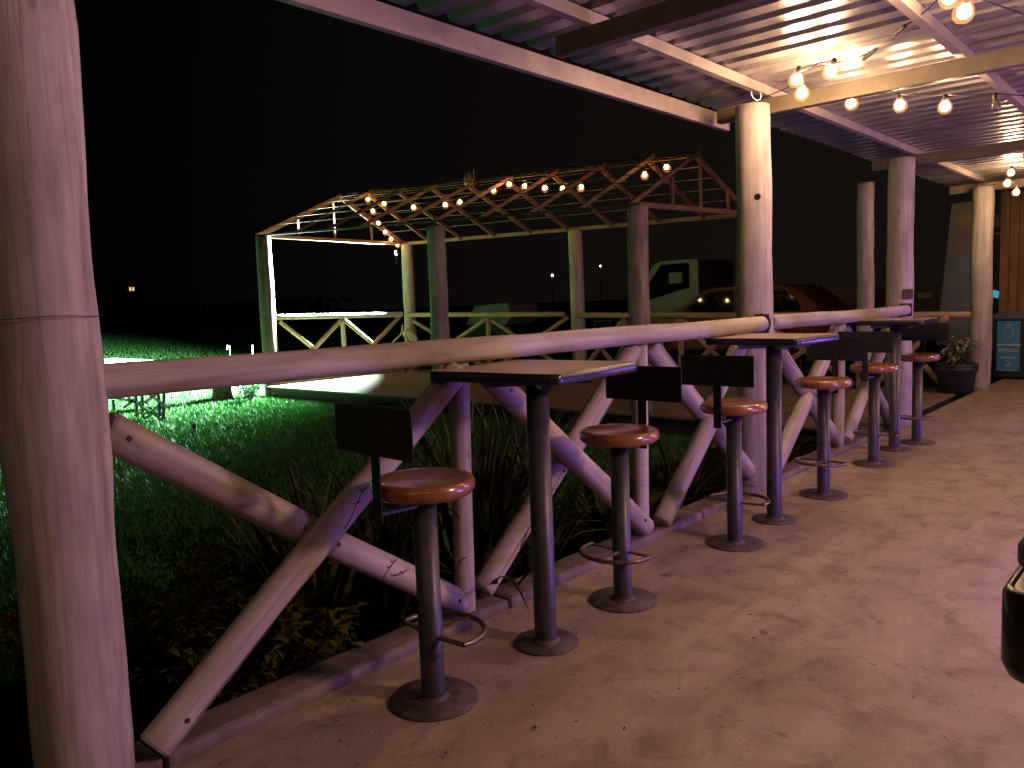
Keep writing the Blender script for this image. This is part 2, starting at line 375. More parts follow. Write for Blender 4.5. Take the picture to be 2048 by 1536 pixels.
# kerb along the patio edge in lengths
kerb = thing('edge_kerb', (0, 2.28, 0), 'worn pale kerb strip along the patio edge under the log railing', 'kerb')
xs = [-3.4, -1.2, 0.93, 2.42, 4.12, 5.9, 7.55]
for a, b in zip(xs[:-1], xs[1:]):
    mb = MB(); mb.box(((a+b)/2, 2.297+random.uniform(-.003, .003), -0.055), (b-a-0.008, 0.165, 0.19+random.uniform(-.006, .006)), bev=0.02)
    part('kerb_block', mb, KERB, kerb)
# timber deck beyond, x 7.6 .. 11.2, y 2.35 .. 12.6
deck = thing('timber_deck', (9.4, 7.5, 0), 'raised brown board deck under the open roof frame across the garden', 'deck')
mb = MB(); mb.box((9.36, 7.5, -0.13), (3.4, 10.2, 0.2)); part('deck_frame', mb, simple('dark_joist', (0.035, 0.028, 0.024), 0.8), deck)
nb = 24; bw = 3.62/nb
bmesh_cache = {}
for i in range(nb):
    ys = [2.36, 5.0+random.uniform(-.9, .9), 8.6+random.uniform(-.9, .9), 12.62]
    for a, b in zip(ys[:-1], ys[1:]):
        L = b-a-0.006; mb = MB(); mb.box((0, 0, L/2), (bw-0.007, 0.028, L), bev=0.003)
        me = mb.mesh('board', DECK); o = bpy.data.objects.new('board', me); link(o, deck)
        o.location = Vector((7.57+bw*(i+.5), a, -0.014+random.uniform(-.002, .002)))-deck.location; o.rotation_euler = (R(-90), 0, 0)

# ================================================================== PATIO POSTS
def post(x, y, top, r, label, x2=None, y2=None, r2=None, group='big log posts that hold up the patio roof', base=0.0):
    t = thing('log_post', (x, y, base), label, 'post', group)
    log('trunk', (x, y, base-0.02), (x2 if x2 is not None else x, y2 if y2 is not None else y, top), r, r2 or r*0.95, t, jit=0.085, dome=0.05)
    return t
PA = post(0.748, 2.30, 2.60, 0.120, 'thick pale log post filling the left edge of the photo, nearest of all', 0.752, 2.31, 0.138)
mb = MB()      # thin wire round it
n = 40
mb.tube([Vector((0.742, 2.303, 1.30))+Vector((math.cos(2*math.pi*k/n)*0.1455, math.sin(2*math.pi*k/n)*0.1455, 0.002*math.sin(k*.7))) for k in range(n)], 0.0012, 5, closed=True)
part('wire', mb, RUBBER, PA)
PC = post(4.99, 2.285, 2.49, 0.122, 'pale log post with a round dark bolt hole high up, left of the middle table', 4.97, 2.285, 0.108)
PD = post(8.05, 2.26, 2.49, 0.122, 'pinkish log post behind the far table, with a dark notch above the rail end', 8.09, 2.26, 0.114)
PE = post(11.34, 2.23, 2.50, 0.132, 'log post beside the potted plant, its top washed bright by the bulbs', 11.34, 2.23, 0.118)
def knot_hole(pt, toward, r, parent, name='bolt_hole', tall=1.0):
    d = (Vector(toward)-Vector(pt)); d.z = 0; d.normalize(); mb = MB()
    q = d.to_track_quat('Z', 'Y').to_matrix()
    rings = [(r*1.25, -0.004), (r*1.15, 0.004), (r, 0.005), (r*.85, 0.0045)]
    q = q @ Matrix.Diagonal((1, tall, 1)) if abs((q @ Vector((0, 1, 0))).z) > .7 else q @ Matrix.Diagonal((tall, 1, 1))
    nn = 14; vs = [Vector(pt)+q @ Vector((a*math.cos(2*math.pi*k/nn), a*math.sin(2*math.pi*k/nn), h)) for a, h in rings for k in range(nn)]
    fs = [(i*nn+k, i*nn+(k+1) % nn, (i+1)*nn+(k+1) % nn, (i+1)*nn+k) for i in range(3) for k in range(nn)]+[tuple(range(3*nn, 4*nn))]
    mb.add(vs, fs); part(name, mb, CRK, parent)
def on_post(cx, cy, r, z, px):      # the point of a round post seen at a pixel column
    best = None
    for k in range(360):
        a = 2*math.pi*k/360; p_ = Vector((cx+r*math.cos(a), cy+r*math.sin(a), z))
        if (p_-Vector((cx, cy, z))).dot(Vector((-cx, -cy, 0))) < 0: continue
        d = p_-Vector((0, 0, CAM_H)); u = 1024+F_PX*d.dot(_rt)/d.dot(_f)
        if best is None or abs(u-px) < best[0]: best = (abs(u-px), p_)
    return best[1]
def facing(cx, cy, p_): return (p_.x+(p_.x-cx), p_.y+(p_.y-cy), p_.z)
h = on_post(4.977, 2.285, 0.110, at(1515, 395, x=4.93).z, 1515); knot_hole(h, facing(4.977, 2.285, h), 0.017, PC)
h = on_post(4.98, 2.285, 0.113, at(1493, 541, x=4.93).z, 1493); knot_hole(h, facing(4.98, 2.285, h), 0.006, PC, 'knot')
# dark notch on post D and cut-out strip
h = at(1780, 590, y=2.15); mb = MB(); mb.box((7.985, 2.165, h.z), (0.02, 0.09, 0.09), rot=Matrix.Rotation(R(42), 3, 'Z')); part('notch', mb, BARK, PD)

# ================================================================== LOG RAILINGS
def railing(x, y, label): return thing('log_railing', (x, y, 0), label, 'railing', 'log railing bays along the patio edge')
YR = 2.285
rl = railing(2.9, YR, 'long near bay of the log railing with three cross braces, behind the first two stools')
rz = 1.115
# rail in two gently bent pieces joined end to end
pA, pB = Vector((0.76, 2.27, 1.118)), Vector((4.86, 2.185, 1.103))
log('top_rail', pA, pB, 0.049, 0.049, rl, jit=0.05, seg=70, bend=0.0)
S_POST = [(2.235, 0.043), (3.575, 0.044)]
for x, r in S_POST: log('stud', (x-0.012, 2.29, -0.06), (x+0.005, 2.285, 1.07), r, r*0.96, rl, jit=0.06)
def crack(p0, p1, r_, t0, t1, ang, parent, w=0.0016):
    """a long drying split, a thin dark ridge line sunk in the log's camera-side flank"""
    p0 = Vector(p0); p1 = Vector(p1); d = (p1-p0).normalized(); a = d.cross(Vector((0, 0, 1))); a = a.normalized(); b = a.cross(d)
    if a.y > 0: a = -a
    pts = []
    for k in range(15):
        t = t0+(t1-t0)*k/14; g = ang+0.05*noise.noise(Vector((k*.6, ang, t))); pts.append(p0.lerp(p1, t)+(a*math.cos(g)+b*math.sin(g))*r_*1.003)
    mb = MB(); mb.tube(pts, [w*(0.3+math.sin(math.pi*k/14)) for k in range(15)], 5); part('split', mb, CRK, parent)
def brace(a, b, y, r, r2=None, m=WOOD, crk=None):
    log('brace', (a[0], y, a[1]), (b[0], y, b[1]), r*1.05, (r2 or r)*1.05, rl, jit=0.045, m=m)
    if crk: crack((a[0], y, a[1]), (b[0], y, b[1]), r*1.05, crk[0], crk[1], crk[2], rl)
    for t in (0.06, 0.93):     # bolt heads
        if random.random() < .6:
            p_ = Vector((a[0], y, a[1])).lerp(Vector((b[0], y, b[1])), t)+Vector((0, -r*1.04, 0)); mb = MB(); mb.box(p_, (.014, .006, .014), rot=Matrix.Rotation(random.uniform(0, 1.5), 3, 'Y'), bev=.002); part('bolt', mb, STRAP, rl)
brace((0.905, 0.075), (2.17, 1.035), 2.225, 0.049, 0.047, crk=(0.01, 0.42, -0.55))
brace((0.88, 0.985), (1.50, 0.545), 2.30, 0.052, 0.053); brace((1.55, 0.51), (2.20, 0.075), 2.30, 0.050)
brace((2.34, 0.09), (2.90, 0.54), 2.30, 0.050, crk=(0.05, 0.9, 0.1)); brace((2.93, 0.575), (3.50, 1.03), 2.28, 0.052, crk=(0.05, 0.75, -0.35))
brace((2.37, 0.99), (3.53, 0.085), 2.235, 0.050)
brace((3.715, 0.07), (4.28, 0.55), 2.25, 0.052, crk=(0.05, 0.97, 0.05)); brace((4.31, 0.57), (4.85, 1.02), 2.30, 0.05)
brace((3.68, 1.04), (4.90, 0.12), 2.29, 0.053, crk=(0.02, 0.25, 0.35))
mb = MB()        # rusty strap where the rail meets post C
e = Vector((4.862, 2.185, 1.105))
for k in range(9):
    a = R(-70+k*20); mb.box(e+Vector((0.012, 0.0, 0)) + Vector((0, -math.cos(a)*0.050, math.sin(a)*0.055)), (0.02, 0.012, 0.018), rot=Matrix.Rotation(a, 3, 'X'))
mb.box(e+Vector((0.022, 0.01, 0)), (0.02, 0.105, 0.12), bev=0.004); part('strap', mb, STRAP, rl)

rl = railing(6.5, YR, 'middle bay of the log railing, with cross braces behind the middle table and its stools')
log('top_rail', (5.08, 2.22, 1.105), (7.93, 2.165, 1.098), 0.052, 0.047, rl, jit=0.07, seg=50, bend=0.015)
log('stud', (6.53, 2.29, -0.02), (6.56, 2.285, 1.06), 0.046, 0.045, rl)
brace((5.19, 0.07), (5.80, 0.53), 2.26, 0.052); brace((5.83, 0.55), (6.46, 1.02), 2.26, 0.052)
brace((5.16, 1.03), (6.47, 0.09), 2.285, 0.054)
brace((6.63, 0.08), (7.86, 1.02), 2.26, 0.05); brace((6.64, 1.03), (7.22, 0.58), 2.30, 0.05); brace((7.26, 0.54), (7.92, 0.08), 2.30, 0.05)
mb = MB(); mb.box((7.945, 2.17, 1.098), (0.02, 0.105, 0.12), bev=0.004); part('strap', mb, STRAP, rl)

# ================================================================== PATIO ROOF
roof = thing('patio_roof', (5, 0, 0), 'corrugated metal patio roof on brown beams and pale purlins, lit by bulbs', 'roof')
ZR = 2.645
pitch, cover = 0.19, 0.76
prof = [(0, 0), (0.03, 0.0015), (0.075, 0.0015), (0.104, 0), (0.124, 0.036), (0.170, 0.036)]
def sheet_mesh():
    mb = MB(); pts2 = []
    for k in range(4):
        for a, b in prof: pts2.append((k*pitch+a, b))
    pts2.append((4*pitch, 0)); pts2.append((4*pitch+0.03, 0.0015))
    y0, y1, ny = -4.0, 2.80, 34; n = len(pts2); vs = []
    for j in range(ny+1):
        y = y0+(y1-y0)*j/ny
        for i, (a, b) in enumerate(pts2):
            vs.append((a, y, b+0.0022*noise.noise(Vector((a*5, y*1.6, 1.7)))))
    fs = [(j*n+i, j*n+i+1, (j+1)*n+i+1, (j+1)*n+i) for j in range(ny) for i in range(n-1)]
    mb.add(vs, fs, 0, False); return mb.mesh('roof_sheet', SHEET)
shm = sheet_mesh()
for i in range(21):
    o = bpy.data.objects.new('roof_sheet', shm); link(o, roof); o.location = Vector((-2.9+i*cover, random.uniform(-.012, .012), ZR+(i % 2)*0.0025))-roof.location
for yp in (2.28, 1.15, 0.03, -1.1, -2.2, -3.4):      # purlins, channel section
    xa = -2.9
    for xb in (3.2, 5.2, 8.4, 11.5, 13.0):
        mb = MB(); L = xb-xa-0.003
        mb.box(((xa+xb)/2, yp-0.022, ZR-0.032), (L, 0.004, 0.06)); mb.box(((xa+xb)/2, yp, ZR-0.0595), (L, 0.042, 0.004)); mb.box(((xa+xb)/2, yp+0.004, ZR-0.004), (L, 0.048, 0.004))
        part('purlin', mb, STEEL, roof); xa = xb
for xb in (-2.6, -0.1, 3.17, 5.17, 8.42, 11.45):     # beams across
    mb = MB(); ye = 2.44 if xb < 4 else 2.62
    mb.box((xb, (ye-4)/2, 2.513), (0.062, ye+4, 0.098), bev=0.004); part('beam', mb, BEAM, roof)
mb = MB()     # fascia channel at the eave, only the near length
mb.box((1.45, 2.668, 2.512), (7.95, 0.004, 0.10)); mb.box((1.45, 2.688, 2.5605), (7.95, 0.036, 0.004)); mb.box((1.45, 2.688, 2.4635), (7.95, 0.036, 0.004)); mb.box((5.41, 2.668, 2.512), (0.012, 0.010, 0.098))
part('fascia', mb, STEEL, roof)

# ================================================================== STOOLS and TABLES
def make_stool(label):
    t = thing('bar_stool', (0, 0, 0), label, 'bar stool', 'backed bar stools along the railing')
    mb = MB(); mb.lathe([(0.0, 0.0), (0.146, 0.0), (0.149, 0.003), (0.146, 0.008), (0.04, 0.011), (0.0, 0.011)], n=40, wob=0.012)
    mb.lathe([(0.053, 0.010), (0.046, 0.018), (0.040, 0.022)], n=24); part('base_plate', mb, DISC, t)
    mb = MB(); mb.lathe([(0.0395, 0.006), (0.0395, 0.692), (0.0, 0.692)], n=28); part('pole', mb, POLE, t)
    mb = MB(); mb.lathe([(0.0, 0.688), (0.115, 0.689), (0.153, 0.695), (0.165, 0.707), (0.1685, 0.722), (0.164, 0.739), (0.153, 0.7475), (0.136, 0.7455), (0.090, 0.7375), (0.0, 0.735)], n=48)
    part('seat', mb, SEAT, t)
    # back at -x
    mb = MB(); mb.box((-0.186, 0, 0.923), (0.006, 0.39, 0.152), bev=0.002); part('backrest', mb, PLATE, t)
    mb = MB(); mb.box((-0.180, 0, 0.78), (0.006, 0.042, 0.29), bev=0.0015); part('back_bar', mb, PLATE, t)
    mb = MB(); mb.bar((-0.180, 0, 0.665), (-0.02, 0, 0.660), 0.03, 0.012, bev=0.003); part('bracket', mb, POLE, t)
    mb = MB(); n = 26; cx = 0.045
    arc = [Vector((cx+0.135*math.cos(a), 0.155*math.sin(a), 0.225)) for a in [R(-105+210*k/n) for k in range(n+1)]]
    mb.tube(arc, 0.0095, 8); mb.bar((0.02, 0.01, 0.225), (0.176, 0.0, 0.225), 0.012, 0.012)
    for s in (-1, 1): mb.bar((0.0, 0.02*s, 0.221), (0.012, 0.150*s, 0.224), 0.018, 0.008)
    part('footrest', mb, RING, t)
    return t
def clone(t, loc, rz, label):
    c = t.copy(); link(c); c.location = loc; c.rotation_euler = (0, 0, rz); c['label'] = label
    for ch in t.children:
        d = ch.copy(); link(d); d.parent = c
        d.matrix_parent_inverse = Matrix(); d.matrix_basis = ch.matrix_basis.copy()
    return c
st = make_stool('nearest bar stool, round varnished red seat, at the left of the first table')
ST = [(1.675, 1.893, 0, ''),
      (2.771, 1.878, 180, 'bar stool with black backrest on the far side of the nearest table'),
      (3.775, 1.848, 0, 'bar stool whose back bar rises in front of its seat, left of the middle table'),
      (5.027, 1.850, 180, 'bar stool just right of the middle table pole, black plate back behind seat'),
      (6.128, 1.885, 0, 'bar stool left of the farthest table pole, seat partly hidden by its back'),
      (7.180, 1.865, 180, 'farthest bar stool, its red seat in front of the potted plant and last table')]
kids = list(st.children)
for i, (x, y, a, lb) in enumerate(ST):
    if i == 0: st.location = (x, y, 0); st.rotation_euler = (0, 0, R(-3))
    else: clone(st, (x, y, 0), R(a+random.uniform(-3, 3)), lb)

def round_rect(w, d, r, n=6):
    out = []
    for cx, cy, a0 in ((w/2-r, d/2-r, 0), (-w/2+r, d/2-r, 90), (-w/2+r, -d/2+r, 180), (w/2-r, -d/2+r, 270)):
        for k in range(n+1): a = R(a0+90*k/n); out.append((cx+r*math.cos(a), cy+r*math.sin(a)))
    return out
def make_table(label, w, d, off):
    t = thing('bar_table', (0, 0, 0), label, 'bar table', 'square high tables along the railing')
    mb = MB(); mb.lathe([(0.0, 0.0), (0.121, 0.0), (0.124, 0.003), (0.121, 0.008), (0.04, 0.011), (0, 0.011)], n=40, wob=0.012)
    mb.lathe([(0.056, 0.010), (0.049, 0.018), (0.043, 0.023)], n=24); part('base_plate', mb, DISC, t)
    mb = MB(); mb.lathe([(0.0425, 0.006), (0.0425, 1.0), (0, 1.0)], n=28); part('pole', mb, POLE, t)
    mb = MB()
    for a in (0, 90): mb.bar(Matrix.Rotation(R(a+45), 3, 'Z') @ Vector((-0.2, 0, 1.0)), Matrix.Rotation(R(a+45), 3, 'Z') @ Vector((0.2, 0, 1.0)), 0.035, 0.02+0.002*(a > 0))
    part('top_bracket', mb, POLE, t)
    mb = MB(); P1 = round_rect(w, d, 0.035); P2 = round_rect(w-0.006, d-0.006, 0.034); P3 = round_rect(w-0.018, d-0.018, 0.03); nn = len(P1); ox, oy = off
    vs = []; 
    for P_, z in ((P3, 1.012), (P2, 1.013), (P1, 1.018), (P1, 1.044), (P2, 1.049), (P3, 1.050)):
        vs += [Vector((a+ox, b+oy, z)) for a, b in P_]
    fs = [(i*nn+k, i*nn+(k+1) % nn, (i+1)*nn+(k+1) % nn, (i+1)*nn+k) for i in range(5) for k in range(nn)]+[tuple(range(nn))[::-1]]
    mb.add(vs, fs, 0, True); part('edge_band', mb, EDGE, t)
    mb = MB(); mb.prism([(a+ox, b+oy) for a, b in P3], 1.014, 1.0508); part('tabletop', mb, TOP, t)
    return t
for (x, y, a, w, d, off, lb) in ((2.238, 1.873, 4, 0.57, 0.60, (0.08, 0.07), 'nearest square bar table, brown top catching warm light, between two stools'),
                        (4.31, 1.865, -3, 0.55, 0.57, (0.10, 0.06), 'middle square bar table standing in front of the log post with the bolt hole'),
                        (6.788, 1.93, 2, 0.55, 0.57, (0.10, 0.05), 'farthest square bar table, seen nearly edge on, in front of the pink post')):
    t = make_table(lb, w, d, off); t.location = (x, y, 0); t.rotation_euler = (0, 0, R(a))

# ================================================================== STRING LIGHTS
def bulb_meshes(lit, k=1.15):
    mb = MB(); mb.lathe([(a*k, b*k) for a, b in [(0.0, -0.062), (0.014, -0.060), (0.025, -0.050), (0.029, -0.036), (0.026, -0.021), (0.015, -0.006), (0.012, 0.0)]], n=16); b = mb.mesh('bulb', lit)
    mb = MB(); mb.lathe([(0.013, -0.004), (0.014, 0.03), (0.009, 0.042), (0, 0.042)], n=10); s = mb.mesh('socket', RUBBER); return b, s
def amber(name, col, st):
    m = bpy.data.materials.new(name); m.use_nodes = True; nt = m.node_tree; nt.nodes.clear()
    o = N(nt, 'ShaderNodeOutputMaterial'); a = N(nt, 'ShaderNodeAddShader'); e = N(nt, 'ShaderNodeEmission'); t = N(nt, 'ShaderNodeBsdfTransparent')
    e.inputs[0].default_value = (*col, 1); e.inputs[1].default_value = st; t.inputs[0].default_value = (0.93, 0.90, 0.86, 1)
    nt.links.new(e.outputs[0], a.inputs[0]); nt.links.new(t.outputs[0], a.inputs[1]); nt.links.new(a.outputs[0], o.inputs[0]); return m
HALO = amber('amber_halo_shell', (1.0, 0.50, 0.16), 0.42); HALOG = amber('garden_halo_shell', (1.0, 0.36, 0.08), 0.30)  # emissive shells that paint an orange halo around each lit bulb
BM = {}
for k_, core, kc, halo, kg in (('lit', BULB, 0.95, HALO, 1.5), ('garden', BULBG, 0.95, HALOG, 1.85), ('off', CLEAR, 0.9, None, 0), ('dim', BULB_FILL, 1.0, None, 0)):
    b_, s_ = bulb_meshes(core, kc); BM[k_] = (b_, s_, bulb_meshes(halo, kg)[0] if halo else None)
def string(name_label, path, bulbs, group=None):
    t = thing('string_lights', path[0], name_label, 'string lights', 'strings of warm bulbs')
    mb = MB(); pts = []
    for a, b in zip(path[:-1], path[1:]):
        a = Vector(a); b = Vector(b)
        for k in range(8):
            u = k/8; q = a.lerp(b, u); q.z -= 0.05*min(1, (b-a).length)*4*u*(1-u)*0.5; pts.append(q)
    pts.append(Vector(path[-1])); mb.tube(pts, 0.0035, 5); part('cable', mb, RUBBER, t)
    for p_, k in bulbs:
        p_ = Vector(p_); tilt = (random.uniform(-.25, .25), random.uniform(-.25, .25), 0)
        for nm, me in (('bulb', BM[k][0]), ('socket', BM[k][1])):
            o = bpy.data.objects.new(nm, me); link(o, t); o.location = p_+Vector((0, 0, 0.03))-t.location; o.rotation_euler = tilt
        if BM[k][2]:
            g = bpy.data.objects.new('halo', BM[k][2]); link(g, t); g.location = p_+Vector((0, 0, 0.045))-t.location; g.rotation_euler = tilt
    return t
def up(p_, dz=0.07): return Vector((p_.x, p_.y, p_.z+dz))
b1 = at(1605, 185, y=1.87); b2 = at(1596, 158, z=2.50); b3 = at(1640, 140, z=2.50); b4 = at(1665, 142, z=2.52)
string('cluster of bulbs by the roof beam over the bolt hole post, the brightest glow', [at(1520, 196, y=2.18), up(b1), up(b2, .04), up(b3, .04), up(b4, .04), at(1735, 108, z=2.60), at(1812, 50, z=2.61)],
       [(b1, 'lit'), (b2, 'lit'), (b4, 'lit')])
BX = 5.75
q = [at(1700, 206, x=5.45), at(1798, 210, x=5.55), at(1890, 212, x=5.65), at(1990, 210, x=5.75)]
string('string of three lit bulbs and one dark bulb hanging below the roof at upper right', [at(1560, 214, x=5.3)]+[up(v) for v in q]+[at(2140, 190, x=5.9)],
       [(q[0], 'lit'), (q[1], 'lit'), (q[2], 'lit'), (q[3], 'off')])
q = [at(1932, 22, z=2.42), at(1898, -6, z=2.55)]
string('bulbs nearest the top right corner under the roof sheets', [at(1812, 50, z=2.615), at(1870, 4, z=2.60), up(q[1]), up(q[0]), at(2300, 90, z=2.5)], [(q[0], 'lit'), (q[1], 'lit')])
q = [at(2016, 366, x=10.6), at(2034, 384, x=10.7), at(2022, 345, x=10.3)]
string('far bulbs hanging by the brown plank wall above the bin', [at(1975, 372, x=11.3), up(q[0]), up(q[1]), at(2100, 370, x=10.9)], [(q[0], 'lit'), (q[1], 'lit'), (q[2], 'lit')])
string('added string of fill bulbs behind the viewer, out of frame', [(-2.6, 1.5, 2.55), (-1.9, 1.1, 2.45), (-1.2, 0.7, 2.43), (-0.5, 0.2, 2.44), (0.2, -0.4, 2.45), (0.9, -1.2, 2.55)],  # unseen bulbs added as soft fill for the near post and floor
       [((-1.9, 1.1, 2.38), 'dim'), ((-1.2, 0.7, 2.36), 'dim'), ((-0.5, 0.2, 2.37), 'dim'), ((0.2, -0.4, 2.38), 'dim')])
for (a_, b_) in (((1728, 118), (1752, 98)), ((1790, 68), (1810, 52))):      # empty holders left on the cable
    w_ = thing('empty_bulb_holder', at(*a_, z=2.60), ('empty dark bulb holder on the cable, nearer the bright cluster' if a_[0] < 1750 else 'empty dark bulb holder on the cable, beside the second purlin'), 'bulb holder', 'empty holders on the cable')
    mb = MB(); mb.tube([at(*a_, z=2.595), at(*b_, z=2.60)], 0.011, 8); part('holder', mb, RUBBER, w_)
# loose white cable loop at post C
t = thing('cable_loop', at(1520, 196, y=2.16), 'thin pale cable looped at the top of the bolt hole post', 'cable')
mb = MB(); c0 = at(1512, 188, y=2.15); mb.tube([c0+Vector((0.07*math.cos(a), 0, 0.035*math.sin(a))) for a in [R(-190+220*k/16) for k in range(17)]], 0.0022, 5); part('loop', mb, PRINT, t)

# ================================================================== GARDEN FRAME (pergola)
per = thing('roof_frame', (9.35, 8.8, 0), 'open gabled roof frame without covering on log posts over the deck, hung with bulbs', 'pergola')
def gpost(px, top_py, x, r, base=0.0, py2=None, px2=None, m=WOOD, y=None):
    a = at(px, top_py, x=x); b = Vector((x, a.y+(0 if px2 is None else (at(px2, py2, x=x).y-a.y)), base))
    log('post', b, (x, a.y, a.z), r, r*0.93, per, m=m, seg=30, jit=0.07); return Vector((x, a.y, a.z))
T1 = gpost(525, 473, 7.8, 0.140, -0.25, m=WOOD_SHADE); T3 = gpost(872, 455, 7.8, 0.137, 0, 690, 880); T5 = gpost(1274, 415, 7.8, 0.125, 0, m=WOODP)
T2 = gpost(814, 490, 10.9, 0.125, 0, 690, 822, WOOD); T4 = gpost(1150, 463, 10.9, 0.125, 0, 640, 1158, WOOD); TR = gpost(1492, 433, 10.9, 0.12, 0)
def steel(name, a, b, w=0.05, hh=0.07, m=RUST):
    mb = MB(); mb.bar(a, b, w, hh); return part(name, mb, m, per)
eL0, eL1 = Vector((7.8, 12.95, T1.z+0.03)), Vector((7.8, 4.95, T5.z+0.03))
eR0, eR1 = Vector((10.9, 12.55, T2.z+0.03)), Vector((10.9, 5.05, TR.z+0.03))
steel('eave_beam', eL0, eL1, 0.025, 0.03, RUST_SHADE); steel('eave_beam', eR0, eR1, 0.05, 0.06)
steel('tie_beam', eL0, eR0, 0.05, 0.06); steel('tie_beam', eL1, eR1, 0.05, 0.06)
peaks = [at(*p_, x=9.35) for p_ in [(680, 394), (732, 387), (795, 383), (862, 376), (937, 372), (1012, 361), (1103, 349), (1199, 335), (1295, 320), (1390, 310)]]
for i, pk in enumerate(peaks):
    u = (eL0.y-pk.y)/(eL0.y-eL1.y); u = max(0, min(1, u)); a = eL0.lerp(eL1, u); b = eR0.lerp(eR1, max(0, min(1, u)))
    a.y = b.y = pk.y
    if i == 0: a.y = eL0.y; b.y = eR0.y
    d1 = (pk-a).normalized()*0.17; d2 = (pk-b).normalized()*-0.02
    if i == 0: d1 *= 0.1; steel('rafter', a, pk+d1, 0.045, 0.09); steel('rafter', b, pk+d2, 0.045, 0.09)
    else: steel('rafter', a, pk+d1, 0.03, 0.05, RUST_SHADE if i < 3 else RUST); steel('rafter', b, pk+d2, 0.034, 0.06)
def lerp3(a, b, t): return a.lerp(b, t)
for (e0, e1) in ((eL0, eL1), (eR0, eR1)):      # thin battens along the slopes
    for t_ in (0.22, 0.42, 0.60, 0.78, 0.93, 1.0):
        mb = MB(); mb.bar(e0.lerp(peaks[0], t_)+Vector((0, 0, 0.04)), e1.lerp(peaks[-1], t_)+Vector((0, 0, 0.04)), 0.010, 0.010); part('batten', mb, RUST, per)
for (e0, e1, pk) in ((eL0, eR0, peaks[0]), (eL1, eR1, peaks[-1])):
    for t_ in (0.26, 0.5, 0.76):
        lo = e0.lerp(e1, t_); hi = e0.lerp(pk, t_/0.5) if t_ <= 0.5 else e1.lerp(pk, (1-t_)/0.5)
        hi = Vector((lo.x, lo.y, hi.z)); steel('gable_strut', lo, hi, 0.03, 0.03)
pk_ = at(937, 362, x=9.35); mb = MB(); mb.lathe([(0.0, -0.10), (0.07, -0.08), (0.085, 0.0), (0.055, 0.09), (0.0, 0.13)], pk_+Vector((0, 0, 0.02)), n=12, wob=0.35); mb.bar(pk_+Vector((0, -.12, 0)), pk_+Vector((0, -.12, .16)), .02, .02); part('ridge_cap', mb, WOODB, per)
# its railing: left end and far side
def grail(a, b, r=0.045, m=WOODB): log('rail', a, b, r, r, per, m=m, seg=24)
RZ = 1.14
grail((7.92, 12.72, 1.215), (10.80, 12.6, 1.165), 0.05, WOOD)
ybr = [12.45, 10.23, 8.29, 7.2, 5.19]
grail((10.82, 12.4, 1.15), (10.82, 8.4, 1.08)); grail((10.82, 8.2, 1.06), (10.82, 5.22, 1.0)); grail((10.84, 5.1, 0.99), (11.30, 2.32, 0.93), 0.05)
for (p0_, p1_) in (((8.05, 12.70), (9.35, 12.68)), ((9.42, 12.68), (10.75, 12.62))):
    log('brace', (p0_[0], p0_[1], 0.1), (p1_[0], p1_[1], 1.12), 0.04, 0.04, per, m=WOODB); log('brace', (p0_[0], p0_[1]+.06, 1.12), (p1_[0], p1_[1]+.06, 0.1), 0.04, 0.04, per, m=WOODB)
log('stud', (9.38, 12.70, 0), (9.38, 12.70, 1.14), 0.045, 0.045, per)
mb = MB(); mb.bar((7.70, 12.68, 0.02), (10.8, 12.62, 0.02), 0.05, 0.06); part('bottom_rail', mb, WOODB, per)
for y0, y1 in ((12.35, 10.27), (10.2, 8.35), (8.15, 7.25), (7.18, 6.2), (6.15, 5.25), (4.95, 3.6), (3.35, 2.5)):
    zt = 1.02 if y0 > 8.3 else 0.93
    log('brace', (10.85, y0, 0.05), (10.85, y1, zt), 0.038, 0.038, per, m=WOODB); log('brace', (10.9, y0, zt), (10.9, y1, 0.05), 0.038, 0.038, per, m=WOODB)
for y_, zt in ((10.23, 1.08), (7.215, 1.0), (6.175, 0.98)): log('stud', (10.86, y_, 0), (10.86, y_, zt), 0.045, 0.045, per, m=WOODB)
# single post further right
gp = at(1732, 366, x=10.9)
t = post(10.9, gp.y, gp.z, 0.105, 'grey log post standing alone behind the patio railing, between two lit posts', None, None, 0.10, group='free standing posts')
# lights on the frame
gb = []
for px, py in ((826, 414), (890, 409), (921, 404), (987, 380), (1018, 368), (1051, 372), (1090, 376), (1125, 377), (1164, 374), (1246, 361), (1289, 349), (1332, 334)):
    gb.append((at(px, py, x=9.25), 'garden' if px != 1246 else 'off'))
string('string of bulbs along the ridge of the open roof frame', [up(at(768, 402, x=9.35), .05)]+[up(v, .07) for v, k in gb]+[peaks[-1]+Vector((0, 0.1, 0.02))], gb)
gs = []
for px, py, xx in ((735, 398, 9.3), (768, 407, 9.5), (745, 422, 9.45), (757, 446, 9.75), (771, 464, 10.15), (783, 478, 10.5), (794, 489, 10.75)): gs.append((at(px, py, x=xx), 'garden'))
string('short string of bulbs down the left gable slope to its post', [up(v, .07) for v, k in gs], gs)
# flood light on the far left post
fl = thing('flood_light', FLOOD, 'small flood light on the far left post of the roof frame, shining over the lawn', 'flood light')
dirv = (FLOOD_AIM-FLOOD).normalized(); qm = dirv.to_track_quat('Z', 'Y').to_matrix()
mb = MB(); mb.box(FLOOD-dirv*0.02, (0.16, 0.11, 0.05), rot=qm, bev=0.01); part('housing', mb, BLACKP, fl)
mb = MB(); mb.box(FLOOD+dirv*0.008, (0.14, 0.09, 0.004), rot=qm); part('lens', mb, LENS, fl)
mb = MB(); mb.bar(FLOOD-dirv*0.03, Vector((10.80, FLOOD.y, FLOOD.z-0.02)), 0.02, 0.02); mb.bar(FLOOD+Vector((0.02, 0.02, -0.05)), FLOOD+Vector((0.02, 0.03, -0.28)), 0.012, 0.012); part('bracket', mb, BLACKP, fl)
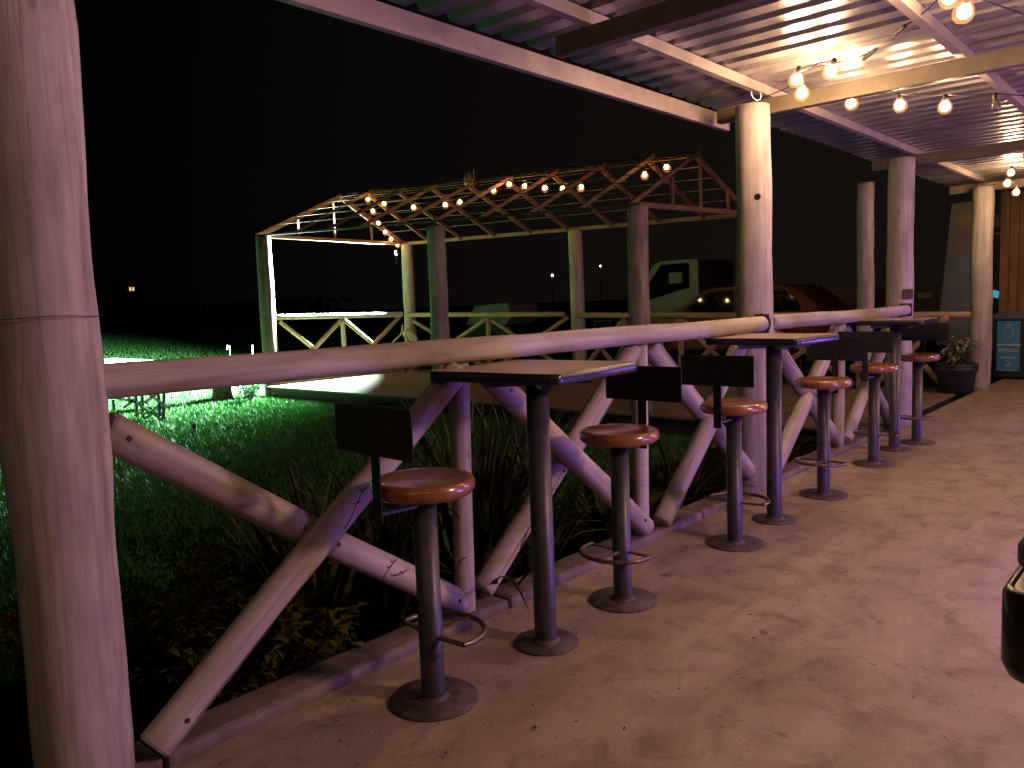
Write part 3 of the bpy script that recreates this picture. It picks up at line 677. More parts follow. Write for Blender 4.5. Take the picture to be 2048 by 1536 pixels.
# rope coil on the rail by that post
t = thing('rope_coil', at(815, 670, x=10.6), 'coil of old pale rope hung on the rail by the far post', 'rope')
mb = MB()
for k in range(5):
    c0 = at(818+k*1.5, 672+k*2.2, x=10.62-0.02*k); aa = 0.17+0.012*k
    mb.tube([c0+Vector((0.03*math.sin(3*a+k), -aa*math.cos(a)*0.9, 0.13*math.sin(a)-0.10*math.cos(a)))for a in [2*math.pi*j/26 for j in range(26)]], 0.016, 6, closed=True)
mb.tube([at(806, 650, x=10.65), at(803, 668, x=10.6), at(790, 680, x=10.6), at(782, 690, x=10.6)], 0.018, 6)
part('rope', mb, ROPE, t)
# wire mesh panel by deck
wf = thing('wire_mesh_panel', (10.95, 6.0, 0), 'rusty wire mesh panel behind the middle bay of the railing', 'mesh fence')
mb = MB()
for k in range(24): mb.bar((10.97, 4.2+k*0.16, 0.02), (10.97, 4.2+k*0.16, 0.95), 0.006, 0.006)
for k in range(7): mb.bar((10.975, 4.2, 0.05+k*0.15), (10.975, 7.9, 0.05+k*0.15), 0.006, 0.006)
part('mesh', mb, RUST, wf, kind='stuff')

# ================================================================== VEHICLES
def side_poly_body(mb, poly, x0, x1, inset=0.0, mi=0):
    n = len(poly); zs = [p_[1] for p_ in poly]; zm = min(zs); zM = max(zs)
    def ins(z): return inset*max(0, (z-0.85)/(zM-0.85)) if zM > 0.85 else 0
    vs = [(x0+ins(z), y, z) for y, z in poly]+[(x1-ins(z), y, z) for y, z in poly]
    mb.add(vs, [tuple(range(n))[::-1], tuple(range(n, 2*n))]+[(i, (i+1) % n, n+(i+1) % n, n+i) for i in range(n)], mi)
def wheel(parent, x, y, r, w=0.2):
    rm = Matrix.Rotation(R(90), 3, 'Y')
    mb = MB(); mb.lathe([(r*.62, -w/2), (r*.95, -w/2), (r, -w/2+.03), (r, w/2-.03), (r*.95, w/2), (r*.62, w/2)], n=28); mb.v = [tuple(rm @ Vector(v)+Vector((x, y, r))) for v in mb.v]
    wh = part('wheel', mb, TYRE, parent)
    mb = MB(); mb.lathe([(0, -w/2+.02), (r*.62, -w/2+.005), (r*.64, w/2-.01), (0, w/2-.02)], n=28); mb.v = [tuple(rm @ Vector(v)+Vector((x, y, r))) for v in mb.v]; part('rim', mb, simple('rim_grey', (0.3, 0.3, 0.3), 0.4, 0.8), wh)
def side_glass(poly, x, name, parent, m=GLASS):
    mb = MB(); mb.prism(poly, x-0.012, x+0.003, 'x'); return part(name, mb, m, parent)
# red hatchback, nose to the left (+y)
rc = thing('parked_car', (14.8, 7.2, 0), 'dark red hatchback parked side on beyond the deck, bulbs reflected in its windows', 'car')
mb = MB(); body = [(9.25, 0.28), (9.35, 0.50), (9.22, 0.74), (8.25, 0.90), (5.22, 0.98), (5.08, 0.80), (5.12, 0.30)]
side_poly_body(mb, body, 14.0, 15.65, 0.02)
part('body', mb, REDP, rc)
mb = MB(); cab = [(8.30, 0.895), (7.52, 1.40), (7.30, 1.455), (6.05, 1.465), (5.75, 1.40), (5.34, 1.10), (5.24, 0.975)]
side_poly_body(mb, cab, 14.03, 15.62, 0.11); part('cabin', mb, REDP, rc)
gl = [(8.05, 0.925), (7.45, 1.355), (7.28, 1.39), (6.12, 1.40), (5.90, 1.35), (5.62, 1.13), (5.60, 0.985)]
def slanted_glass(poly, x0, ztop, ins, name, parent, cut=None):
    mb = MB(); n = len(poly)
    def xx(z): return x0+ins*max(0, (z-0.85)/(ztop-0.85))
    vs = [(xx(z)-0.006, y, z) for y, z in poly]+[(xx(z)+0.01, y, z) for y, z in poly]
    mb.add(vs, [tuple(range(n))[::-1], tuple(range(n, 2*n))]+[(i, (i+1) % n, n+(i+1) % n, n+i) for i in range(n)]); part(name, mb, GLASS, parent)
slanted_glass([(8.05, 0.925), (7.45, 1.355), (7.28, 1.39), (6.88, 1.395), (6.86, 0.955)], 14.03, 1.465, 0.11, 'window', rc)
slanted_glass([(6.80, 0.957), (6.82, 1.397), (6.12, 1.40), (5.90, 1.35), (5.62, 1.13), (5.58, 0.985)], 14.03, 1.465, 0.11, 'window', rc)
for y_ in (8.5, 5.95): wheel(rc, 14.05, y_, 0.30); wheel(rc, 15.6, y_, 0.30)
mb = MB(); mb.box((13.99, 9.05, 0.66), (0.05, 0.22, 0.10), bev=.01); part('headlight', mb, CHROME, rc)
mb = MB(); mb.box((13.94, 7.95, 0.97), (0.12, 0.10, 0.10), bev=.02); part('mirror', mb, REDP, rc)
# white truck cab, nose left
X = 17.0
tr = thing('parked_truck', (X+0.9, 9.6, 0), 'white light truck cab with its side window, parked behind the red car', 'truck')
c = lambda px, py: (at(px, py, x=X).y, at(px, py, x=X).z)
back, topz = c(1395, 517)
wb = [c(1240, 612)[0], c(1240, 612)[1]]
y0 = back; 
cab = [(y0, 0.5), (y0, topz-0.03), (y0+0.06, topz), (c(1318, 519)[0], topz-0.01), (c(1305, 530)[0], topz-0.09), (c(1272, 596)[0], c(1272, 596)[1]), (c(1262, 615)[0], 1.15), (c(1262, 615)[0], 0.5)]
# built as a frame round the window opening so the glass sits inside
win = [c(1378, 575), c(1378, 530), c(1373, 526), c(1322, 530), c(1296, 570), c(1288, 602), (c(1296, 600)[0], c(1296, 601)[1])]
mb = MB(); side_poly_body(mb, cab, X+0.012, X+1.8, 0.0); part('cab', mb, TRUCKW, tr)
mb = MB(); mb.box((X+0.93, y0-0.012, 1.32), (1.74, 0.02, 1.66)); part('rear_panel', mb, simple('dull_brown_panel', (0.05, 0.036, 0.03), 0.8), tr)
side_glass([(y, z) for y, z in win], X+0.004, 'window', tr)
mb = MB(); mb.box((X-0.02, c(1352, 560)[0], c(1352, 556)[1]), (0.02, 0.36, 0.26), bev=0.009); part('seat_back', mb, simple('grey_seat_cloth', (0.25, 0.23, 0.2), 0.8), tr)
mb = MB(); mb.box((X+0.9, y0-2.2, 0.62), (1.8, 4.2, 0.14)); mb.box((X+0.9, y0-0.05, 0.9), (1.7, 0.06, 0.5)); part('flatbed', mb, BLACKP, tr)
for yy in (y0+1.0, y0-3.0): wheel(tr, X+0.05, yy, 0.34); wheel(tr, X+1.75, yy, 0.34)
# white pickup to the right
pk = thing('parked_pickup', (16.8, 4.5, 0), 'dusty white pickup parked in the dark right of the red car', 'pickup')
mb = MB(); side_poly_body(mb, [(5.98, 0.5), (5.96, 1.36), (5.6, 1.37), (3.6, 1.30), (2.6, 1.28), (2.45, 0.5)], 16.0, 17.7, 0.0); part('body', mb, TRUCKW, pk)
mb = MB(); mb.box((15.992, 5.62, 1.08), (0.012, 0.22, 0.07)); mb.box((15.992, 5.2, 1.02), (0.012, 0.30, 0.05)); part('side_marking', mb, REDP, pk)
mb = MB(); mb.box((15.985, 4.05, 1.16), (0.02, 0.26, 0.10), bev=.008); part('headlight', mb, WHITEP, pk)
mb = MB(); side_poly_body(mb, [(3.6, 1.30), (3.2, 1.75), (2.6, 1.78), (2.5, 1.3)], 16.06, 17.6, 0.1); part('cab', mb, BLACKP, pk)
for yy in (5.3, 3.1): wheel(pk, 16.05, yy, 0.33); wheel(pk, 17.65, yy, 0.33)
# pale tarpaulin covered trailer far left of the posts
tl = thing('covered_trailer', (16.8, 15.0, 0), 'small trailer under a pale grey cover, behind the deck railing', 'trailer')
mb = MB(); mb.prism([(15.95, 0.75), (15.55, 1.27), (14.35, 1.33), (14.2, 0.98), (14.45, 0.74)], 16.0, 17.2, 'x'); part('cover', mb, simple('pale_tarpaulin', (0.20, 0.15, 0.16), 0.6, 0, 0.15, 3), tl)
mb = MB(); mb.box((16.6, 15.1, 0.55), (1.1, 1.6, 0.3)); part('trailer_body', mb, BLACKP, tl); wheel(tl, 16.0, 15.0, 0.28); wheel(tl, 17.2, 15.0, 0.28)

# ================================================================== RIGHT SIDE: banner, plank wall, bin, pot
bn = thing('leaning_banner', at(1915, 640, x=13.2)*1, 'tall tapered grey blue banner with an orange disc, behind the bright topped post', 'banner')
bn.location.z = 0
XB = 13.2; c = lambda px, py, dx=0: Vector((XB+dx, at(px, py, x=XB).y, at(px, py, x=XB).z))
mb = MB(); pts = [c(1872, 690), c(1904, 408), c(1950, 402), c(1990, 690)]
mb.add([p_ for p_ in pts]+[p_+Vector((0.05, 0, 0)) for p_ in pts], [(0, 1, 2, 3), (7, 6, 5, 4), (0, 4, 5, 1), (1, 5, 6, 2), (2, 6, 7, 3), (3, 7, 4, 0)])
part('panel', mb, simple('blue_grey_banner', (0.20, 0.225, 0.27), 0.6, 0, 0.2, 4), bn)
mb = MB(); pts = [c(1902, 422, -0.006), c(1904, 409, -0.006), c(1950, 403, -0.006), c(1952, 505, -0.006), c(1893, 507, -0.006)]
mb.add([p_ for p_ in pts]+[p_+Vector((0.004, 0, 0)) for p_ in pts], [(0, 1, 2, 3, 4), (9, 8, 7, 6, 5)]); part('upper_panel', mb, simple('taupe_banner', (0.24, 0.20, 0.16), 0.6), bn)
d0 = c(1926, 438, -0.014); mb = MB(); n = 24; mb.add([d0+Vector((0, 0.105*math.cos(2*math.pi*k/n), 0.105*math.sin(2*math.pi*k/n))) for k in range(n)], [tuple(range(n))]); part('disc', mb, simple('orange_print', (0.36, 0.22, 0.10), 0.6), bn)
mb = MB()
for a, b in (((1910, 486), (1934, 476)), ((1911, 496), (1926, 489)), ((1912, 502), (1922, 498))): mb.bar(c(*a, -0.014), c(*b, -0.014), 0.004, 0.03)
part('lettering', mb, simple('faded_red_print', (0.45, 0.16, 0.12), 0.6), bn)
mb = MB(); mb.bar(c(1880, 690, .03), c(1870, 760, .03), 0.05, 0.05); mb.bar(c(1985, 690, .03), c(1990, 760, .03), 0.05, 0.05); part('stand', mb, BLACKP, bn)
# plank wall at far right
pw = thing('plank_wall', (13.3, 1.4, 0), 'brown plank wall behind the wheelie bin at the right edge', 'wall')
yy = at(2001, 450, x=13.3).y; w_ = 0.118; k = 0
while yy > -1.2:
    mb = MB(); mb.box((0, 0, 1.30), (0.028, w_-0.006, 2.62), bev=0.003)
    me = mb.mesh('plank', PLANK if k != 3 else WOODB); o = bpy.data.objects.new('plank', me); link(o, pw); o.location = Vector((13.3+random.uniform(-.004, .004), yy-w_/2, 0))-pw.location
    yy -= w_; k += 1
mb = MB(); mb.box((13.355, 0.45, 1.3), (0.06, 3.6, 2.6)); part('backing', mb, BARK, pw)
# dark doorway recess left of it
dk = thing('equipment_cabinet', (13.9, 2.7, 0), 'dark cabinet in shadow between the bright topped post and the plank wall', 'cabinet')
mb = MB(); mb.box((13.9, 2.62, 1.05), (0.5, 0.62, 2.1), bev=.01); part('cabinet_body', mb, BLACKP, dk)
mb = MB(); mb.box((13.64, 2.55, 2.25), (0.05, 0.34, 0.2), bev=.01); mb.box((13.6, 2.50, 2.05), (0.02, 0.12, 0.03)); part('control_box', mb, simple('grey_box', (0.16, 0.14, 0.13), 0.6), dk)
g0 = at(1991, 588, x=13.6); mb = MB(); mb.box(g0, (0.02, 0.10, 0.10), rot=Matrix.Rotation(R(20), 3, 'X')); part('screen', mb, emit('cyan_screen', (0.10, 0.55, 0.75), 0.55), dk)
# wheelie bin
bi = thing('wheelie_bin', (12.9, 2.08, 0), 'dark wheelie bin with lavender lid and a blue printed label', 'bin')
BXf = 12.62; tl_ = at(1980, 632, x=BXf); tr_ = at(2056, 634, x=BXf); zt = tl_.z; yl, yr = at(1981, 700, x=BXf).y, at(2060, 700, x=BXf).y
mb = MB(); vs = []
for z, dx, s in ((0.03, 0.05, 0.90), (zt-0.06, 0.0, 1.0)):
    ym = (yl+yr)/2; hw = (yl-yr)/2*s
    for px_, py_ in round_rect(0.50*s, 2*hw, 0.03, 3): vs.append(Vector((BXf+0.27+px_+dx*0, ym+py_, z)))
n = len(vs)//2; mb.add(vs, [tuple(range(n))[::-1], tuple(range(n, 2*n))]+[(i, (i+1) % n, n+(i+1) % n, n+i) for i in range(n)]); part('bin_body', mb, BINB, bi)
mb = MB(); mb.box((BXf+0.26, (yl+yr)/2, zt-0.02), (0.58, yl-yr+0.05, 0.07), bev=0.02); mb.box((BXf+0.29, (yl+yr)/2, zt+0.025), (0.44, yl-yr-0.10, 0.04), bev=0.015); part('lid', mb, BINL, bi)
mb = MB(); mb.tube([(BXf+0.5, yl+.01, 0.1), (BXf+0.5, yr-.01, 0.1)], 0.1, 16); part('wheel', mb, TYRE, bi)
XL = BXf+0.017; cc = lambda px, py, dx=0: Vector((XL+dx, at(px, py, x=XL).y, at(px, py, x=XL).z))
ya, yb = at(1994, 700, x=XL).y, at(2040, 700, x=XL).y; za, zb = at(2016, 642, x=XL).z, at(2016, 742, x=XL).z
lab = MB(); lab.box((XL-0.010, (ya+yb)/2, (za+zb)/2), (0.006, ya-yb, za-zb)); lb_ = part('bin_label', lab, CYAN, bi)
mb = MB(); ym = (ya+yb)/2; zi = za-0.145
pear = []
for k in range(28):
    a = 2*math.pi*k/28; r_ = 0.060 if math.sin(a) < 0.2 else 0.060-(math.sin(a)-0.2)*0.030; pear.append(Vector((XL-0.016, ym+r_*math.cos(a)*(1.0 if math.sin(a) < .3 else 1-(math.sin(a)-.3)*0.75), zi+0.070*math.sin(a))))
mb.tube(pear, 0.0032, 4, closed=True); mb.tube([Vector((XL-0.016, ym+0.027*math.cos(a), zi+0.088+0.016*math.sin(a))) for a in [2*math.pi*k/12 for k in range(12)]], 0.003, 4, closed=True)
mb.bar((XL-0.016, ym-0.045, zi-0.045), (XL-0.016, ym-0.085, zi-0.055), 0.003, 0.004)
def words(z, w, hh, n):      # rows too small to read in the photograph: rows of letter-sized strokes
    y = ym+w/2; random.seed(int(z*1000))
    while y > ym-w/2:
        lw = random.uniform(.5, 1.0)*hh*0.7; mb.box((XL-0.0155, y-lw/2, z+random.uniform(-.06, .06)*hh), (0.003, lw, hh*random.uniform(.7, 1))); y -= lw+hh*0.14
words(za-0.325, 0.27, 0.026, 1); words(za-0.385, 0.22, 0.012, 1); words(za-0.410, 0.24, 0.012, 1); words(za-0.50, 0.17, 0.018, 1); words(za-0.605, 0.07, 0.012, 1); words(za-0.68, 0.17, 0.008, 1)
mb.tube([Vector((XL-0.016, ym+0.022*math.cos(a), za-0.565+0.018*math.sin(a))) for a in [2*math.pi*k/10 for k in range(8)]], 0.003, 4)
part('print', mb, PRINT, lb_)
random.seed(11)
# potted plant
pp = thing('potted_plant', (10.78, 2.33, 0), 'small variegated plant in a black ribbed pot at the foot of the far post', 'plant')
PX, PY = at(1919, 786, z=0).x-0.0, at(1919, 786, z=0).y; PX += 0.05; PY += 0.05; pp.location = (PX, PY, 0)
mb = MB(); mb.lathe([(0, 0.0), (0.17, 0.0), (0.19, 0.03), (0.215, 0.26), (0.235, 0.28), (0.235, 0.31), (0.225, 0.315), (0.24, 0.33), (0.24, 0.36), (0.20, 0.355), (0.19, 0.32), (0, 0.31)], (PX, PY, 0), n=28); part('pot', mb, CLAY, pp)

def leaf(mb, p0, d, L, w, droop=0.3, fold=0.25, mi=0):
    d = d.normalized(); s = d.cross(Vector((0, 0, 1)));
    if s.length < .01: s = Vector((1, 0, 0))
    s.normalize(); u = s.cross(d)
    a = p0+d*L*.5+Vector((0, 0, -droop*L*.12)); b = p0+d*L+Vector((0, 0, -droop*L*.5))
    mb.add([p0, a+s*w/2+u*fold*w, b, a-s*w/2+u*fold*w, a], [(0, 4, 1), (4, 2, 1), (0, 3, 4), (4, 3, 2)], mi)
mb = MB(); st_ = MB()
for k in range(11):
    a = random.uniform(0, 6.28); rr = random.uniform(0.02, 0.10); base = Vector((PX+rr*math.cos(a), PY+rr*math.sin(a), 0.31)); lean = random.uniform(0.0, 0.35); hgt = random.uniform(0.15, 0.38)
    tip = base+Vector((math.cos(a)*lean*hgt*1.6, math.sin(a)*lean*hgt*1.6, hgt)); st_.tube([base, tip], 0.005, 5)
    for j in range(9):
        b_ = random.uniform(0, 6.28); p_ = base.lerp(tip, 0.4+0.6*j/8); leaf(mb, p_, Vector((math.cos(b_), math.sin(b_), random.uniform(-.1, .6))), random.uniform(.10, .17), random.uniform(.035, .055), 0.9)
part('stem', st_, BARK, pp); part('leaves', mb, LEAFV, pp, kind='stuff')

# ================================================================== FOREGROUND EDGE: dark table corner with bright top
fx = thing('tray_stand', (1.95, 0.12, 0), 'black round cornered stand with a shiny metal top, cut off by the right edge', 'stand')
def rr3(cx, cy, w, d, r, ang):
    ca, sa = math.cos(ang), math.sin(ang); return [(cx+a*ca-b*sa, cy+a*sa+b*ca) for a, b in round_rect(w, d, r, 8)]
K = at(2040, 1196, z=0.74); cx, cy = K.x+0.22, K.y-0.115
mb = MB(); P1 = rr3(cx, cy, 0.44, 0.30, 0.05, R(0)); P2 = rr3(cx, cy, 0.42, 0.28, 0.045, 0); P3 = rr3(cx, cy, 0.405, 0.265, 0.04, 0); nn = len(P1); vs = []
for P_, z in ((P3, 0.575), (P2, 0.580), (P1, 0.605), (P1, 0.735), (P2, 0.747), (P3, 0.742)): vs += [Vector((a, b, z)) for a, b in P_]
mb.add(vs, [(i*nn+k, i*nn+(k+1) % nn, (i+1)*nn+(k+1) % nn, (i+1)*nn+k) for i in range(5) for k in range(nn)]+[tuple(range(nn))[::-1]], 0, True); part('rim', mb, EDGE, fx)
mb = MB(); mb.prism(P3, 0.73, 0.7425); part('metal_top', mb, simple('brushed_tray_metal', (0.55, 0.52, 0.56), 0.42, 0.5), fx)
mb = MB(); mb.lathe([(0.03, 0.01), (0.03, 0.62)], (cx, cy, 0), n=20); mb.lathe([(0, 0), (0.17, 0), (0.17, 0.012), (0.03, 0.016)], (cx, cy, 0), n=32); part('pole', mb, POLE, fx)
fk = thing('bar_cushion', (2.2, 0.2, 0), 'black rounded cushion edge above the shiny topped stand at the right edge', 'cushion')
K2 = at(2046, 1112, z=0.80); mb = MB(); P1 = rr3(K2.x+0.17, K2.y-0.09, 0.34, 0.22, 0.08, 0); P2 = rr3(K2.x+0.17, K2.y-0.09, 0.30, 0.18, 0.06, 0); nn = len(P1); vs = []
for P_, z in ((P2, 0.755), (P1, 0.77), (P1, 0.80), (P2, 0.822)): vs += [Vector((a, b, z)) for a, b in P_]
mb.add(vs, [(i*nn+k, i*nn+(k+1) % nn, (i+1)*nn+(k+1) % nn, (i+1)*nn+k) for i in range(3) for k in range(nn)]+[tuple(range(nn))[::-1], tuple(range(3*nn, 4*nn))], 0, True); part('cushion_pad', mb, BLACKP, fk)
mb = MB(); mb.lathe([(0.03, 0.0), (0.03, 0.76)], (K2.x+0.17, K2.y-0.09, 0), n=16); part('pole', mb, POLE, fk)

# ================================================================== LAWN FURNITURE
lt = thing('garden_table', (4.6, 12.0, LZ), 'white topped outdoor table on dark wrought legs, floodlit on the lawn', 'table')
c = lambda px, py, z: at(px, py, z=z)
ta = at(180, 724, z=0.52); tb = at(228, 727, z=0.52)
mb = MB(); e = (tb-ta).normalized(); sdd = Vector((-e.y, e.x, 0)); L = 2.1
o_ = tb+e*0.02; mb.add([o_, o_-e*L, o_-e*L+sdd*0.75, o_+sdd*0.75]+[v+Vector((0, 0, -0.03)) for v in (o_, o_-e*L, o_-e*L+sdd*0.75, o_+sdd*0.75)], [(0, 1, 2, 3), (7, 6, 5, 4), (0, 4, 5, 1), (1, 5, 6, 2), (2, 6, 7, 3), (3, 7, 4, 0)])
part('tabletop', mb, WHITEP, lt)
mb = MB()
bx = 5.0
def lp(px, py): return at(px, py, x=bx)
segs = [((328, 778), (326, 846)), ((316, 782), (320, 842)), ((272, 792), (274, 838)), ((284, 790), (286, 836)), ((258, 796), (330, 842)), ((300, 790), (338, 815)), ((316, 812), (292, 838)), ((270, 798), (248, 815)), ((232, 796), (284, 806)), ((288, 806), (312, 788)), ((273, 826), (300, 826)), ((226, 800), (228, 822))]
for a, b in segs: mb.bar(lp(*a), lp(*b), 0.035, 0.035)
mb.tube([lp(284+14*math.cos(a), 812-8*math.sin(a)) for a in [math.pi*k/10 for k in range(11)]], 0.016, 6)
mb.tube([lp(302+18*math.cos(a), 834-10*math.sin(a)) for a in [math.pi*k/10 for k in range(11)]], 0.018, 6)
mb.bar(lp(255, 735), lp(258, 800), 0.035, 0.035); mb.bar(lp(268, 735), lp(320, 786), 0.035, 0.035)
part('leg_frame', mb, BLACKP, lt)
lb2 = thing('garden_bench', (3.6, 13.0, LZ), 'white garden bench on the lawn, glimpsed left of the nearest post', 'bench')
q0 = at(4, 800, z=0.25); mb = MB(); mb.box(q0+Vector((0.1, 0.3, 0)), (0.5, 1.2, 0.05)); mb.box(q0+Vector((0.35, 0.3, 0.28)), (0.05, 1.2, 0.4)); part('seat', mb, WHITEP, lb2)
mb = MB()
for dy in (-.2, .8):
    mb.box(q0+Vector((-.08, dy, -.24)), (0.05, .05, .44)); mb.box(q0+Vector((.3, dy, -.24)), (0.05, .05, .44))
part('legs', mb, WHITEP, lb2)
# stump with white tap, stakes
a = at(446, 800, z=LZ); s_ = thing('tree_stump', a, 'dark stump on the floodlit lawn near the left deck post', 'stump')
mb = MB(); mb.lathe([(0.21, 0), (0.18, 0.12), (0.17, 0.30), (0.14, 0.33), (0, 0.32)], a, n=16, wob=0.2); part('stump_wood', mb, BARK, s_)
a = at(466, 798, z=LZ); s_ = thing('garden_tap', a, 'white standpipe beside the dark stump on the lawn', 'standpipe')
mb = MB(); mb.tube([a, a+Vector((0, 0, 0.95))], 0.013, 8); mb.tube([a+Vector((0, 0, .92)), a+Vector((-.06, -.05, .95)), a+Vector((-.10, -.08, .88))], 0.012, 8); mb.tube([a+Vector((0.02, 0, .3)), a+Vector((.12, -.05, .2)), a+Vector((.16, -.05, 0.02))], 0.02, 8); part('pipe', mb, WHITEP, s_)
a = at(510, 770, z=LZ); s_ = thing('marker_stake', a, 'thin white stake in the lawn beside the left deck post', 'stake')
mb = MB(); mb.box(a+Vector((0, 0, .42)), (0.018, 0.018, 0.84)); part('stake_rod', mb, WHITEP, s_)
a = at(389, 882, z=LZ); s_ = thing('garden_light', a, 'little dark garden light on a stake in the near lawn', 'garden light')
mb = MB(); mb.tube([a, a+Vector((0, 0, 0.15))], 0.007, 6); mb.box(a+Vector((0, 0, .18)), (.05, .05, .07), bev=.01); part('head', mb, BLACKP, s_)
# grass clumps by the deck corner, lit
# ================================================================== PLANTS
def strap_clump(x, y, n, hgt, label, spread=0.9, z0=-0.16):
    t = thing('strap_leaf_plant', (x, y, z0), label, 'plant', 'strap leaved plants in the bed behind the railing'); mb = MB()
    for k in range(n):
        a = random.uniform(0, 6.28); el = random.uniform(0.15, 1.0)*spread; L = hgt*random.uniform(.65, 1.15); w = random.uniform(.010, .020)
        p_ = Vector((x+random.uniform(-.09, .09), y+random.uniform(-.07, .07), z0)); d = Vector((math.cos(a)*el, math.sin(a)*el*.75, 1)).normalized(); s = Vector((-math.sin(a), math.cos(a), 0)); vs = []; m_ = 7
        for j in range(m_+1):
            u = j/m_; ww = w*(1-u**2.2)*(0.6+0.8*min(1, u*4))*.75; vs += [p_+s*ww, p_-s*ww]; d = (d+Vector((0, 0, -1))*(0.10+0.33*el)*u).normalized(); p_ = p_+d*L/m_
            if p_.z < z0+.01: p_.z = z0+.01
        mb.add(vs, [(2*j, 2*j+1, 2*j+3, 2*j+2) for j in range(m_)], 0, True)
    part('leaves', mb, STRAPL, t, kind='stuff', fixn=False); return t
strap_clump(2.70, 2.66, 170, 1.00, 'big clump of long strap leaves behind the nearest table pole', 0.8)
strap_clump(2.15, 2.72, 110, 0.95, 'strap leaved clump behind the first thin upright of the railing', 0.8)
strap_clump(3.15, 2.70, 110, 0.95, 'strap leaved clump between the nearest table and its far stool', 0.8)
strap_clump(1.85, 2.80, 80, 0.9, 'strap leaved clump behind the nearest stool seat', 0.7)
strap_clump(3.75, 2.62, 70, 0.62, 'low arching strap leaf clump behind the second thin upright', 1.0)
strap_clump(4.55, 2.60, 95, 0.62, 'arching strap leaf clump at the foot of the bolt hole post, left side', 1.2)
strap_clump(5.55, 2.52, 70, 0.55, 'pale arching strap leaf clump just right of the bolt hole post', 1.2)
# blades leaning over the kerb
strap_clump(2.42, 2.40, 26, 0.75, 'few long strap leaves leaning over the kerb onto the floor', 1.3, -0.05)
def bush(x, y, rad, hgt, n, m, label, L=(.035, .07), z0=-0.18, name='shrub', stems=9):
    t = thing(name, (x, y, z0), label, 'shrub', 'low shrubs in the bed near the first post'); mb = MB(); st_ = MB(); tips = []
    for k in range(stems):
        a = random.uniform(0, 6.28); rr = rad*math.sqrt(random.random()); tip = Vector((x+rr*math.cos(a), y+rr*math.sin(a), z0+hgt*random.uniform(.6, 1.1)*(1-.35*rr/rad)))
        base = Vector((x+random.uniform(-.05, .05), y+random.uniform(-.05, .05), z0)); midp = base.lerp(tip, .5)+Vector((random.uniform(-.05, .05), random.uniform(-.05, .05), .05)); st_.tube([base, midp, tip], [.007, .005, .003], 5); tips.append((base, midp, tip))
    for k in range(n):
        b_, m_, t_ = random.choice(tips); u = random.uniform(.25, 1.05); p_ = (b_.lerp(m_, u*2) if u < .5 else m_.lerp(t_, (u-.5)*2))+Vector((random.gauss(0, .05), random.gauss(0, .05), random.gauss(0, .04)))
        a = random.uniform(0, 6.28); leaf(mb, p_, Vector((math.cos(a), math.sin(a), random.uniform(-.2, .8))), random.uniform(*L), random.uniform(*L)*.5, .5)
    part('stems', st_, BARK, t); part('leaves', mb, m, t, kind='stuff', fixn=False)
bush(1.62, 2.62, .26, .62, 1500, LEAFY, 'yellow green leafy shrub between the cross braces and the nearest stool', (.05, .10))
bush(1.32, 2.75, .26, .52, 1100, LEAFY, 'dim yellowish shrub behind the long near brace')
bush(1.05, 3.05, .3, .62, 900, LEAFR, 'reddish leaved shrub in the dark corner by the nearest post')
bush(1.35, 2.52, .16, .24, 500, LEAFY, 'low tuft of leaves against the near kerb')
bush(1.75, 3.3, .35, .7, 1000, LEAFD, 'dark shrub at the lawn edge behind the crossing of the near braces')
bush(0.55, 3.2, .3, .6, 700, LEAFD, 'dark shrub left of the nearest post')
bush(7.05, 12.2, .28, .42, 700, LEAFD, 'low weeds at the foot of the left deck post')
# sprig crossing the brace
t = thing('leafy_sprig', (1.72, 2.16, 0.0), 'thin sprig with small leaves crossing in front of the near brace', 'sprig')
mb = MB()
for (pts_) in (((700, 1040), (712, 1010), (724, 985), (738, 968)), ((770, 1150), (778, 1138), (786, 1128)), ((782, 1152), (795, 1150), (806, 1148))):
    P_ = [at(a, b, y=2.14) for a, b in pts_]; mb.tube(P_, .0018, 4)
    for q_ in P_[1:]:
        for s in (-1, 1): leaf(mb, q_, Vector((s*.6, -.2, random.uniform(.2, .8))), .028, .012, .2)
mb.tube([at(700, 1040, y=2.14), Vector((1.6, 2.45, .3)), Vector((1.6, 2.6, -.15))], .0022, 4); mb.tube([at(770, 1150, y=2.14), Vector((1.8, 2.5, .0)), Vector((1.8, 2.6, -.15))], .0022, 4)
part('twig', mb, LEAFR, t, fixn=False)
# grass blades: lawn within reach of the flood light, and sparser beyond
import numpy as np
rng = np.random.default_rng(5)
def blades(n, xr, yr, hmin, hmax, w, keep=None):
    x = rng.uniform(*xr, n); y = rng.uniform(*yr, n)
    if keep is not None: k = keep(x, y); x = x[k]; y = y[k]
    zz = LZ+1.55*(1-np.exp(-np.maximum(0, y-17.0)/38.0)); n = len(x); h_ = rng.uniform(hmin, hmax, n); a = rng.uniform(0, 6.283, n); ln = rng.uniform(.1, .7, n)*h_; b = rng.uniform(0, 6.283, n)
    v = np.empty((n, 3, 3)); v[:, 0] = np.stack([x-np.cos(a)*w/2, y-np.sin(a)*w/2, zz], 1); v[:, 1] = np.stack([x+np.cos(a)*w/2, y+np.sin(a)*w/2, zz], 1); v[:, 2] = np.stack([x+np.cos(b)*ln, y+np.sin(b)*ln, zz+h_], 1)
    return v.reshape(-1, 3)
vis = lambda x, y: (y > x*0.9) & (y < x*5.5+4)
V = np.concatenate([blades(120000, (0.2, 7.55), (8, 15), .03, .075, .012, vis), blades(70000, (0.4, 7.5), (3.5, 8), .025, .06, .008, lambda x, y: (y > x*.45) & (y < x*5+3)), blades(90000, (-2, 26), (15, 42), .04, .09, .025, lambda x, y: y > x*.75)])
